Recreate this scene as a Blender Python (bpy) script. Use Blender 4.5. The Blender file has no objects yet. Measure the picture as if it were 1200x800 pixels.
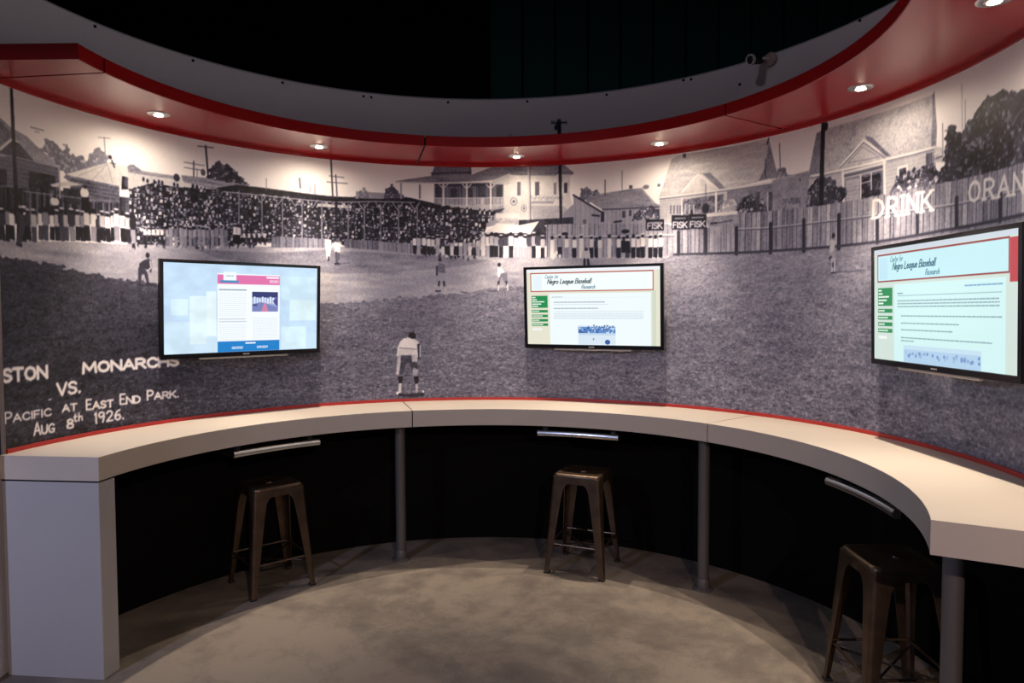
import bpy, bmesh, math, random
import numpy as np
from mathutils import Matrix, Vector

scene = bpy.context.scene
COL = scene.collection
D2R = math.pi / 180

# ------------------------------------------------------------------ camera
cam_data = bpy.data.cameras.new('camera')
cam_data.sensor_width = 36.0
cam_data.lens = 36.0 * 816.36 / 1200
cam_data.clip_start = 0.05
cam = bpy.data.objects.new('camera', cam_data)
COL.objects.link(cam)
PITCH, ROLL = -0.0433, -0.0032
fw = Vector((0, math.cos(PITCH), math.sin(PITCH)))
up0 = Vector((0, -math.sin(PITCH), math.cos(PITCH)))
rt = Vector((1, 0, 0)) * math.cos(ROLL) + up0 * math.sin(ROLL)
up = up0 * math.cos(ROLL) - Vector((1, 0, 0)) * math.sin(ROLL)
cam.matrix_world = Matrix(((rt.x, up.x, -fw.x, 0.1791), (rt.y, up.y, -fw.y, -2.8485), (rt.z, up.z, -fw.z, 1.624), (0, 0, 0, 1)))
scene.camera = cam

# ------------------------------------------------------------------ world: dim bluish ambient light of the hall behind the viewer
world = bpy.data.worlds.new('hall_ambient')
scene.world = world
world.use_nodes = True
bg = world.node_tree.nodes['Background']
bg.inputs['Color'].default_value = (0.62, 0.66, 0.90, 1)
bg.inputs['Strength'].default_value = 0.05
scene.view_settings.view_transform = 'Standard'
scene.view_settings.look = 'None'
scene.view_settings.gamma = 1.0
scene.view_settings.use_curve_mapping = False
scene.view_settings.exposure = 0.07
# each halogen lamp: tight beam, wider field, faint spill (power, cone, blend)
LOBES = (('halogen_beam', 136.0, 66.0), ('halogen_field', 28.0, 86.0), ('halogen_spill', 11.5, 176.0))
BEAM_TILT = 0.5
SPOT_COLOR = (1.0, 0.82, 0.63)
OVERHEAD_FILL, COOL_FILL, WARM_FILL = 9.5, 195.0, 260.0  # strengths of the added out-of-frame fill lamps

# ------------------------------------------------------------------ helpers
def tag(o, label=None, cat=None, group=None, kind=None):
    if label: o['label'] = label
    if cat: o['category'] = cat
    if group: o['group'] = group
    if kind: o['kind'] = kind
    return o

def empty(name, loc=(0, 0, 0), rot=(0, 0, 0)):
    o = bpy.data.objects.new(name, None)
    o.empty_display_size = 0.1
    COL.objects.link(o)
    o.location = loc
    o.rotation_euler = rot
    return o

def obj(name, bm, mat, parent=None, smooth=False, angle=35):
    me = bpy.data.meshes.new(name)
    bmesh.ops.remove_doubles(bm, verts=bm.verts, dist=1e-6)
    bmesh.ops.recalc_face_normals(bm, faces=bm.faces)
    bm.to_mesh(me)
    bm.free()
    me.materials.append(mat)
    if smooth:
        me.polygons.foreach_set('use_smooth', [True] * len(me.polygons))
        me.set_sharp_from_angle(angle=angle * D2R)
    o = bpy.data.objects.new(name, me)
    COL.objects.link(o)
    if parent: o.parent = parent
    return o

def box(bm, x0, x1, y0, y1, z0, z1, m=None):
    v = [bm.verts.new((x, y, z)) for x in (x0, x1) for y in (y0, y1) for z in (z0, z1)]
    for f in ((0, 1, 3, 2), (4, 6, 7, 5), (0, 4, 5, 1), (2, 3, 7, 6), (0, 2, 6, 4), (1, 5, 7, 3)):
        bm.faces.new([v[i] for i in f])
    if m is not None:
        for q in v: q.co = m @ q.co
    return bm

def bevel(bm, w, seg=2):
    bmesh.ops.recalc_face_normals(bm, faces=bm.faces)
    e = [e for e in bm.edges if len(e.link_faces) == 2 and e.calc_face_angle(0) > 0.6]
    bmesh.ops.bevel(bm, geom=e, offset=w, segments=seg, affect='EDGES', profile=0.5)
    return bm

def polar(r, deg, z):
    return Vector((r * math.sin(deg * D2R), r * math.cos(deg * D2R), z))

def sweep(bm, prof, a0, a1, n, closed=True):
    """profile [(r, z)...] swept round the room's axis from a0 to a1 degrees"""
    rings = []
    for i in range(n + 1):
        a = a0 + (a1 - a0) * i / n
        rings.append([bm.verts.new(polar(r, a, z)) for r, z in prof])
    k = len(prof)
    for i in range(n):
        for j in range(k if closed else k - 1):
            bm.faces.new((rings[i][j], rings[i + 1][j], rings[i + 1][(j + 1) % k], rings[i][(j + 1) % k]))
    if closed:
        bm.faces.new(rings[0][::-1]); bm.faces.new(rings[-1])
    return bm

def arc_box(r0, r1, a0, a1, z0, z1, n):
    return sweep(bmesh.new(), [(r0, z0), (r1, z0), (r1, z1), (r0, z1)], a0, a1, n)

def loft(bm, rings, cap0=True, cap1=True):
    R = [[bm.verts.new(p) for p in r] for r in rings]
    k = len(R[0])
    for a, b in zip(R[:-1], R[1:]):
        for j in range(k):
            bm.faces.new((a[j], a[(j + 1) % k], b[(j + 1) % k], b[j]))
    if cap0: bm.faces.new(R[0][::-1])
    if cap1: bm.faces.new(R[-1])
    return bm

def lathe(bm, prof, n=24, c=(0, 0, 0), cap0=True, cap1=True):
    rings = []
    for r, z in prof:
        rings.append([(c[0] + r * math.cos(2 * math.pi * i / n), c[1] + r * math.sin(2 * math.pi * i / n), c[2] + z) for i in range(n)])
    return loft(bm, rings, cap0, cap1)

def tube(bm, p, q, r, n=10):
    p, q = Vector(p), Vector(q)
    d = (q - p).normalized()
    u = d.orthogonal().normalized(); v = d.cross(u)
    rings = [[o + (u * math.cos(2 * math.pi * i / n) + v * math.sin(2 * math.pi * i / n)) * r for i in range(n)] for o in (p, q)]
    return loft(bm, rings)

def rsq(half, rad, z, n=4):
    pts = []
    for k, (sx, sy) in enumerate(((1, 1), (-1, 1), (-1, -1), (1, -1))):
        for i in range(n + 1):
            a = (k + i / n) * math.pi / 2
            pts.append((sx * (half - rad) + rad * math.cos(a), sy * (half - rad) + rad * math.sin(a), z))
    return pts

# ------------------------------------------------------------------ materials
def mat(name, color, rough=0.5, metal=0.0, spec=0.5, noise=None, bump=None, coat=0.0):
    m = bpy.data.materials.new(name)
    m.use_nodes = True
    nt = m.node_tree
    b = nt.nodes['Principled BSDF']
    b.inputs['Base Color'].default_value = (*color, 1)
    b.inputs['Roughness'].default_value = rough
    b.inputs['Metallic'].default_value = metal
    b.inputs['Specular IOR Level'].default_value = spec
    b.inputs['Coat Weight'].default_value = coat
    b.inputs['Coat Roughness'].default_value = 0.08
    tc = nt.nodes.new('ShaderNodeTexCoord')
    if noise:
        scale, amt, detail = noise
        n = nt.nodes.new('ShaderNodeTexNoise')
        n.inputs['Scale'].default_value = scale; n.inputs['Detail'].default_value = detail
        nt.links.new(tc.outputs['Object'], n.inputs['Vector'])
        r = nt.nodes.new('ShaderNodeValToRGB')
        r.color_ramp.elements[0].position = 0.3; r.color_ramp.elements[1].position = 0.7
        r.color_ramp.elements[0].color = (*[c * (1 - amt) for c in color], 1)
        r.color_ramp.elements[1].color = (*[min(1, c * (1 + amt)) for c in color], 1)
        nt.links.new(n.outputs['Fac'], r.inputs['Fac'])
        nt.links.new(r.outputs['Color'], b.inputs['Base Color'])
    if bump:
        n2 = nt.nodes.new('ShaderNodeTexNoise')
        n2.inputs['Scale'].default_value = bump[0]; n2.inputs['Detail'].default_value = 4
        nt.links.new(tc.outputs['Object'], n2.inputs['Vector'])
        bp = nt.nodes.new('ShaderNodeBump')
        bp.inputs['Strength'].default_value = bump[1]; bp.inputs['Distance'].default_value = 0.002
        nt.links.new(n2.outputs['Fac'], bp.inputs['Height'])
        nt.links.new(bp.outputs['Normal'], b.inputs['Normal'])
    return m

def emit(name, color, strength):
    m = mat(name, (0.8, 0.8, 0.8), 0.4)
    b = m.node_tree.nodes['Principled BSDF']
    b.inputs['Emission Color'].default_value = (*color, 1)
    b.inputs['Emission Strength'].default_value = strength
    return m

M = {
    'cream': mat('cream_laminate', (0.43, 0.39, 0.345), 0.36, spec=0.45, noise=(3, 0.03, 3)),
    'white_panel': mat('white_laminate', (0.345, 0.345, 0.36), 0.45, spec=0.4, noise=(2, 0.03, 3)),
    'red': mat('red_lacquer', (0.38, 0.012, 0.014), 0.24, spec=0.4, noise=(2.5, 0.04, 2), coat=0.05),
    'red_trim': mat('red_trim', (0.36, 0.018, 0.015), 0.4),
    'seam': mat('dark_joint', (0.006, 0.006, 0.007), 0.8),
    'black_paint': mat('black_paint', (0.004, 0.0035, 0.004), 0.8, spec=0.05),
    'wall': mat('grey_wall_paint', (0.42, 0.41, 0.43), 0.7),
    'blue_lit_print': mat('blue_lit_print', (0.012, 0.022, 0.11), 0.45, noise=(6, 0.5, 4)),  # mural print carried on, with bluish light put into its colour
    'pale_wall': mat('pale_wall_paint', (0.50, 0.50, 0.56), 0.6, noise=(8, 0.06, 4)),
    'ceiling': mat('black_ceiling', (0.004, 0.004, 0.0045), 0.9, spec=0.1),
    'green_panel': mat('dark_green_panel', (0.022, 0.115, 0.095), 0.7, spec=0.2),
    'pole': mat('grey_powder_coat', (0.10, 0.095, 0.095), 0.42, metal=0.3, bump=(400, 0.05)),
    'gun': mat('bronze_gunmetal', (0.105, 0.072, 0.050), 0.38, metal=0.85, noise=(14, 0.25, 5), bump=(60, 0.06)),
    'gun_dark': mat('dark_gunmetal', (0.045, 0.034, 0.026), 0.45, metal=0.8, noise=(14, 0.2, 4)),
    'rubber': mat('black_rubber', (0.008, 0.008, 0.008), 0.7),
    'chrome': mat('brushed_steel', (0.62, 0.62, 0.63), 0.28, metal=1.0, bump=(250, 0.03)),
    'tray': mat('black_laminate', (0.012, 0.012, 0.014), 0.4),
    'bezel': mat('gloss_black_plastic', (0.006, 0.006, 0.008), 0.16, spec=0.5),
    'tvback': mat('matte_black_plastic', (0.014, 0.014, 0.015), 0.55),
    'silver': mat('silver_plastic', (0.55, 0.53, 0.50), 0.3, metal=0.7),
    'bolt': mat('dark_bolt', (0.02, 0.02, 0.022), 0.5, metal=0.5),
    'bulb': emit('halogen_bulb', (1.0, 0.86, 0.62), 60.0),
    'camgrey': mat('camera_housing', (0.85, 0.83, 0.80), 0.4),
    'cambrown': mat('camera_base', (0.55, 0.42, 0.36), 0.5),
    'lens': mat('camera_lens', (0.01, 0.01, 0.015), 0.08),
}

def concrete():
    m = bpy.data.materials.new('polished_concrete')
    m.use_nodes = True
    nt = m.node_tree; b = nt.nodes['Principled BSDF']
    tc = nt.nodes.new('ShaderNodeTexCoord')
    def nz(scale, det, rough, dist=0):
        n = nt.nodes.new('ShaderNodeTexNoise')
        n.inputs['Scale'].default_value = scale; n.inputs['Detail'].default_value = det
        n.inputs['Roughness'].default_value = rough; n.inputs['Distortion'].default_value = dist
        nt.links.new(tc.outputs['Object'], n.inputs['Vector']); return n
    a, c, f = nz(1.7, 6, 0.62, 0.6), nz(6, 8, 0.65, 0.3), nz(60, 4, 0.7)
    mx = nt.nodes.new('ShaderNodeMath'); mx.operation = 'MULTIPLY_ADD'
    nt.links.new(c.outputs['Fac'], mx.inputs[0]); mx.inputs[1].default_value = 0.6
    nt.links.new(a.outputs['Fac'], mx.inputs[2])
    m2 = nt.nodes.new('ShaderNodeMath'); m2.operation = 'MULTIPLY_ADD'
    nt.links.new(f.outputs['Fac'], m2.inputs[0]); m2.inputs[1].default_value = 0.25
    nt.links.new(mx.outputs[0], m2.inputs[2])
    r = nt.nodes.new('ShaderNodeValToRGB')
    r.color_ramp.elements[0].position = 0.62; r.color_ramp.elements[0].color = (0.078, 0.066, 0.060, 1)
    r.color_ramp.elements[1].position = 1.0; r.color_ramp.elements[1].color = (0.182, 0.155, 0.130, 1)
    e = r.color_ramp.elements.new(0.85); e.color = (0.125, 0.107, 0.093, 1)
    nt.links.new(m2.outputs[0], r.inputs['Fac'])
    nt.links.new(r.outputs['Color'], b.inputs['Base Color'])
    b.inputs['Roughness'].default_value = 0.48
    b.inputs['Specular IOR Level'].default_value = 0.35
    return m
M['concrete'] = concrete()

# ------------------------------------------------------------------ hall shell
fl = obj('floor', box(bmesh.new(), -6, 6.5, -7, 4.4, -0.1, 0), M['concrete']); tag(fl, kind='structure')
ce = obj('ceiling', box(bmesh.new(), -6, 6.5, -4.5, 4.4, 5.0, 5.1), M['ceiling']); tag(ce, kind='structure')
wb = obj('wall_back', box(bmesh.new(), -6, 6.5, 4.3, 4.4, 0, 5.0), M['ceiling']); tag(wb, kind='structure')
wl = obj('wall_left', box(bmesh.new(), -6.1, -6, -4.5, 4.4, 0, 5.1), M['ceiling']); tag(wl, kind='structure')
wr = obj('wall_right', box(bmesh.new(), 6.5, 6.6, -4.5, 4.4, 0, 5.1), M['ceiling']); tag(wr, kind='structure')
pb = bmesh.new(); box(pb, 0.004, 0.316, 4.262, 4.300, 0.02, 4.98); bevel(pb, 0.006, 1)
panel0 = obj('wall_panel', pb, M['green_panel'], wb)
panel0.location = (-0.03, 0, 0)
for i in range(1, 20):
    o = panel0.copy(); COL.objects.link(o); o.parent = wb; o.location = (-0.03 + 0.328 * i, 0, 0)

# curved exhibit wall
RW = 2.103
A0, A1 = -83.25, 126.0
Z_TOP = 3.113
sw = obj('wall_curved', arc_box(RW + 0.006, RW + 0.13, A0, A1, 0.90, Z_TOP, 120), M['wall'], smooth=True); tag(sw, kind='structure')
slw = obj('wall_lower', arc_box(RW + 0.002, RW + 0.13, A0, A1, 0.0, 0.90, 120), M['black_paint'], smooth=True); tag(slw, kind='structure')
# return wall past the left end of the mural
b = bmesh.new(); box(b, -2.232, -2.108, 0.02, 0.244, 0.0, 0.985)
obj_rl = tag(obj('wall_return', b, M['pale_wall']), kind='structure')
b = bmesh.new(); box(b, -2.232, -2.108, 0.02, 0.244, 0.985, Z_TOP)
tag(obj('wall_end', b, M['blue_lit_print']), kind='structure')

# red trims at the foot and the head of the mural
tag(obj('trim_1', arc_box(RW - 0.008, RW + 0.001, A0, A1, 0.994, 1.013, 140), M['red_trim'], smooth=True), kind='structure')
tag(obj('trim_2', arc_box(RW - 0.012, RW + 0.001, A0, A1, 2.636, 2.657, 140), M['red'], smooth=True), kind='structure')

# ------------------------------------------------------------------ print rasteriser (flat print on the mural and screens)
class Sheet:
    """a drawing surface; x to the right, y upwards, units of the printed thing"""
    def __init__(self, x0, y0, w, h, res, ch, seed=1):
        self.x0, self.y0, self.res = x0, y0, res
        self.W, self.H = int(round(w / res)) + 1, int(round(h / res)) + 1
        self.a = np.zeros((self.H, self.W, ch), np.float32)
        self.rng = np.random.default_rng(seed)
        self.tex = {}
    def noise(self, sx, sy, octaves=1):
        out = np.zeros((self.H, self.W), np.float32); amp = 1.0
        for _ in range(octaves):
            nx, ny = int(self.W / max(sx, 1)) + 3, int(self.H / max(sy, 1)) + 3
            g = self.rng.standard_normal((ny, nx)).astype(np.float32)
            xs = np.arange(self.W) / max(sx, 1); ys = np.arange(self.H) / max(sy, 1)
            xi = xs.astype(int); yi = ys.astype(int)
            fx = (xs - xi).astype(np.float32); fy = (ys - yi).astype(np.float32)
            fx = fx * fx * (3 - 2 * fx); fy = fy * fy * (3 - 2 * fy)
            r0 = g[yi][:, xi] * (1 - fx) + g[yi][:, xi + 1] * fx
            r1 = g[yi + 1][:, xi] * (1 - fx) + g[yi + 1][:, xi + 1] * fx
            out += amp * (r0 * (1 - fy)[:, None] + r1 * fy[:, None])
            sx /= 2; sy /= 2; amp *= 0.6
        return out
    def px(self, p):
        return np.array([((x - self.x0) / self.res, (y - self.y0) / self.res) for x, y in p], np.float64)
    def box(self, q, pad):
        x0 = max(int(np.floor(q[:, 0].min() - pad)), 0); x1 = min(int(np.ceil(q[:, 0].max() + pad)) + 1, self.W)
        y0 = max(int(np.floor(q[:, 1].min() - pad)), 0); y1 = min(int(np.ceil(q[:, 1].max() + pad)) + 1, self.H)
        return (x0, x1, y0, y1) if x1 > x0 and y1 > y0 else None
    def blend(self, bx, al, col):
        x0, x1, y0, y1 = bx
        s = self.a[y0:y1, x0:x1]
        al = al[..., None]
        s *= 1 - al
        s += al * col
    def mask(self, pts, rag=0):
        q = self.px(pts); bx = self.box(q, 1 + rag * 3)
        if bx is None: return None, None
        x0, x1, y0, y1 = bx
        n = 1 if (x1 - x0) * (y1 - y0) > 150000 else 3
        al = np.zeros((y1 - y0, x1 - x0), np.float32)
        for i in range(n):
            for j in range(n):
                X = np.arange(x0, x1)[None, :] + (i + .5) / n - .5
                Y = np.arange(y0, y1)[:, None] + (j + .5) / n - .5
                if rag:
                    X = X + rag * self.tex['rx'][y0:y1, x0:x1]; Y = Y + rag * self.tex['ry'][y0:y1, x0:x1]
                ins = np.zeros(al.shape, bool)
                for (ax, ay), (cx, cy) in zip(q, np.roll(q, -1, 0)):
                    if ay == cy: continue
                    ins ^= ((ay > Y) != (cy > Y)) & (X < (cx - ax) * (Y - ay) / (cy - ay) + ax)
                al += ins
        return bx, al / (n * n)
    def poly(self, pts, col, tex='', amp=0.0):
        bx, al = self.mask(pts, 1.5 if tex == 't' else 0)
        if bx is None: return
        if tex:
            x0, x1, y0, y1 = bx
            c = np.clip(np.float32(col) + np.float32(amp) * self.tex[tex][y0:y1, x0:x1], 0.03, 1)[..., None]
            self.blend(bx, al, c)
        else:
            self.blend(bx, al, np.float32(col))
    def line(self, pts, w, col):
        q = self.px(pts); w = w / self.res
        bx = self.box(q, w / 2 + 1.5)
        if bx is None: return
        x0, x1, y0, y1 = bx
        X = np.arange(x0, x1)[None, :].astype(np.float32); Y = np.arange(y0, y1)[:, None].astype(np.float32)
        d = np.full((y1 - y0, x1 - x0), 1e9, np.float32)
        for (ax, ay), (cx, cy) in zip(q[:-1], q[1:]):
            L2 = (cx - ax) ** 2 + (cy - ay) ** 2 + 1e-9
            t = np.clip(((X - ax) * (cx - ax) + (Y - ay) * (cy - ay)) / L2, 0, 1)
            d = np.minimum(d, np.hypot(X - ax - t * (cx - ax), Y - ay - t * (cy - ay)))
        self.blend(bx, np.clip(0.5 + w / 2 - d, 0, 1) * min(1, w / 0.9 + .1), np.float32(col))
    def dab(self, x, y, rx, ry, col):
        cx, cy = (x - self.x0) / self.res, (y - self.y0) / self.res
        rx, ry = max(rx / self.res, .55), max(ry / self.res, .55)
        bx = self.box(np.array([(cx - rx, cy - ry), (cx + rx, cy + ry)]), 1)
        if bx is None: return
        x0, x1, y0, y1 = bx
        X = np.arange(x0, x1)[None, :]; Y = np.arange(y0, y1)[:, None]
        d = np.hypot((X - cx) / rx, (Y - cy) / ry)
        self.blend(bx, np.clip(0.5 + (1 - d) * min(rx, ry), 0, 1).astype(np.float32), np.float32(col))

G = {
 'A': (.72, [[(0, 0), (.36, 1), (.72, 0)], [(.13, .34), (.59, .34)]]),
 'B': (.62, [[(0, 0), (0, 1), (.4, 1), (.56, .85), (.56, .66), (.4, .52), (0, .52)], [(.4, .52), (.62, .36), (.62, .15), (.44, 0), (0, 0)]]),
 'C': (.66, [[(.64, .80), (.5, .97), (.28, .98), (.06, .76), (.02, .45), (.12, .14), (.34, .01), (.54, .05), (.66, .2)]]),
 'D': (.66, [[(0, 0), (0, 1), (.32, .98), (.58, .80), (.66, .5), (.58, .2), (.32, .02), (0, 0)]]),
 'E': (.54, [[(.54, 0), (0, 0), (0, 1), (.52, 1)], [(0, .52), (.42, .52)]]),
 'F': (.52, [[(0, 0), (0, 1), (.52, 1)], [(0, .52), (.42, .52)]]),
 'G': (.68, [[(.64, .82), (.5, .98), (.26, .98), (.05, .74), (.02, .42), (.14, .1), (.38, 0), (.6, .08), (.66, .42), (.4, .42)]]),
 'H': (.64, [[(0, 0), (0, 1)], [(.64, 0), (.64, 1)], [(0, .52), (.64, .52)]]),
 'I': (.10, [[(.05, 0), (.05, 1)]]),
 'K': (.64, [[(0, 0), (0, 1)], [(.6, 1), (.02, .42)], [(.2, .58), (.64, 0)]]),
 'L': (.5, [[(0, 1), (0, 0), (.5, 0)]]),
 'M': (.86, [[(0, 0), (.06, 1), (.43, .25), (.8, 1), (.86, 0)]]),
 'N': (.66, [[(0, 0), (0, 1), (.66, 0), (.66, 1)]]),
 'O': (.74, [[(.37, 1), (.12, .86), (.02, .5), (.12, .14), (.37, 0), (.62, .14), (.72, .5), (.62, .86), (.37, 1)]]),
 'P': (.58, [[(0, 0), (0, 1), (.38, 1), (.58, .84), (.58, .62), (.38, .46), (0, .46)]]),
 'R': (.62, [[(0, 0), (0, 1), (.38, 1), (.58, .84), (.58, .64), (.38, .48), (0, .48)], [(.3, .48), (.62, 0)]]),
 'S': (.56, [[(.54, .84), (.4, .98), (.18, .98), (.03, .82), (.06, .62), (.28, .52), (.5, .40), (.55, .2), (.4, .03), (.16, .01), (0, .16)]]),
 'T': (.66, [[(0, 1), (.66, 1)], [(.33, 1), (.33, 0)]]),
 'U': (.62, [[(0, 1), (.02, .25), (.16, .02), (.46, .02), (.6, .25), (.62, 1)]]),
 'V': (.66, [[(0, 1), (.33, 0), (.66, 1)]]),
 '.': (.10, [[(.03, .02), (.06, .06)]]),
 '1': (.2, [[(.02, .84), (.14, 1), (.14, 0)]]),
 '2': (.54, [[(.02, .78), (.14, .97), (.36, .98), (.5, .8), (.46, .58), (0, .02), (.54, .02)]]),
 '6': (.54, [[(.46, .95), (.22, .84), (.04, .48), (.06, .16), (.24, 0), (.44, .06), (.53, .26), (.44, .48), (.22, .5), (.06, .3)]]),
 '8': (.54, [[(.27, .54), (.06, .68), (.06, .86), (.27, 1), (.48, .86), (.48, .68), (.27, .54), (.02, .34), (.04, .1), (.27, 0), (.5, .1), (.52, .34), (.27, .54)]]),
 '9': (.54, [[(.46, .72), (.3, .5), (.1, .54), (.02, .74), (.12, .95), (.32, .98), (.46, .86), (.48, .5), (.36, .02)]]),
 'a': (.5, [[(.46, .5), (.2, .58), (.02, .36), (.06, .06), (.24, 0), (.42, .2), (.47, .55), (.44, .1), (.52, 0)]]),
 'b': (.46, [[(.08, 1), (.02, .1), (.2, 0), (.4, .12), (.44, .4), (.28, .56), (.06, .4)]]),
 'c': (.42, [[(.4, .48), (.24, .58), (.04, .4), (.04, .12), (.2, 0), (.42, .1)]]),
 'e': (.44, [[(.04, .28), (.38, .36), (.34, .54), (.18, .58), (.03, .34), (.08, .06), (.24, 0), (.44, .12)]]),
 'f': (.32, [[(.34, .9), (.22, 1), (.14, .8), (.1, -.2)], [(0, .55), (.28, .55)]]),
 'g': (.46, [[(.42, .5), (.2, .58), (.03, .38), (.08, .1), (.26, .06), (.42, .3), (.44, .55), (.36, -.25), (.14, -.34), (.02, -.2)]]),
 'h': (.44, [[(.06, 1), (.02, 0)], [(.04, .35), (.2, .56), (.36, .5), (.38, 0)]]),
 'l': (.16, [[(.1, 1), (.04, .1), (.14, 0)]]),
 'n': (.44, [[(.04, .56), (.02, 0)], [(.03, .34), (.2, .56), (.36, .48), (.38, 0)]]),
 'o': (.46, [[(.22, .57), (.04, .4), (.04, .14), (.2, 0), (.4, .14), (.42, .42), (.22, .57)]]),
 'r': (.32, [[(.04, .56), (.02, 0)], [(.03, .32), (.16, .54), (.32, .52)]]),
 's': (.36, [[(.34, .48), (.18, .57), (.06, .44), (.28, .22), (.26, .04), (.02, .04)]]),
 't': (.34, [[(.14, .95), (.1, .1), (.2, 0), (.32, .08)], [(0, .6), (.32, .62)]]),
 'u': (.46, [[(.02, .56), (.04, .1), (.18, 0), (.38, .2), (.42, .56), (.42, 0)]]),
 ' ': (.3, []),
}
def write(sh, txt, p0, p1, h, w, col, serif=0, slant=0.0, gap=.17):
    gap = gap + (.12 if serif == 1 else 0)
    adv = sum(G[c][0] + gap for c in txt) - gap
    p0, p1 = np.array(p0, float), np.array(p1, float)
    ux = (p1 - p0) / adv                       # one em sideways
    d = (p1 - p0) / np.linalg.norm(p1 - p0)
    uy = np.array([-d[1] * .3, 1.0]) * h + d * slant * h
    x = 0.0
    for i, c in enumerate(txt):
        gw, strokes = G[c]
        k = (1.22 if i == 0 else .86) if serif == 2 else 1.0
        for st in strokes:
            q = [p0 + ux * (x + a) + uy * b * k for a, b in st]
            sh.line(q, w, col)
        if serif == 1:
            for a, b in {(a, b) for st in strokes for a, b in (st[0], st[-1]) if b in (0, 1)}:
                sh.line([p0 + ux * (x + a - .13) + uy * b, p0 + ux * (x + a + .13) + uy * b], w * .8, col)
        x += gw + gap

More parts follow.
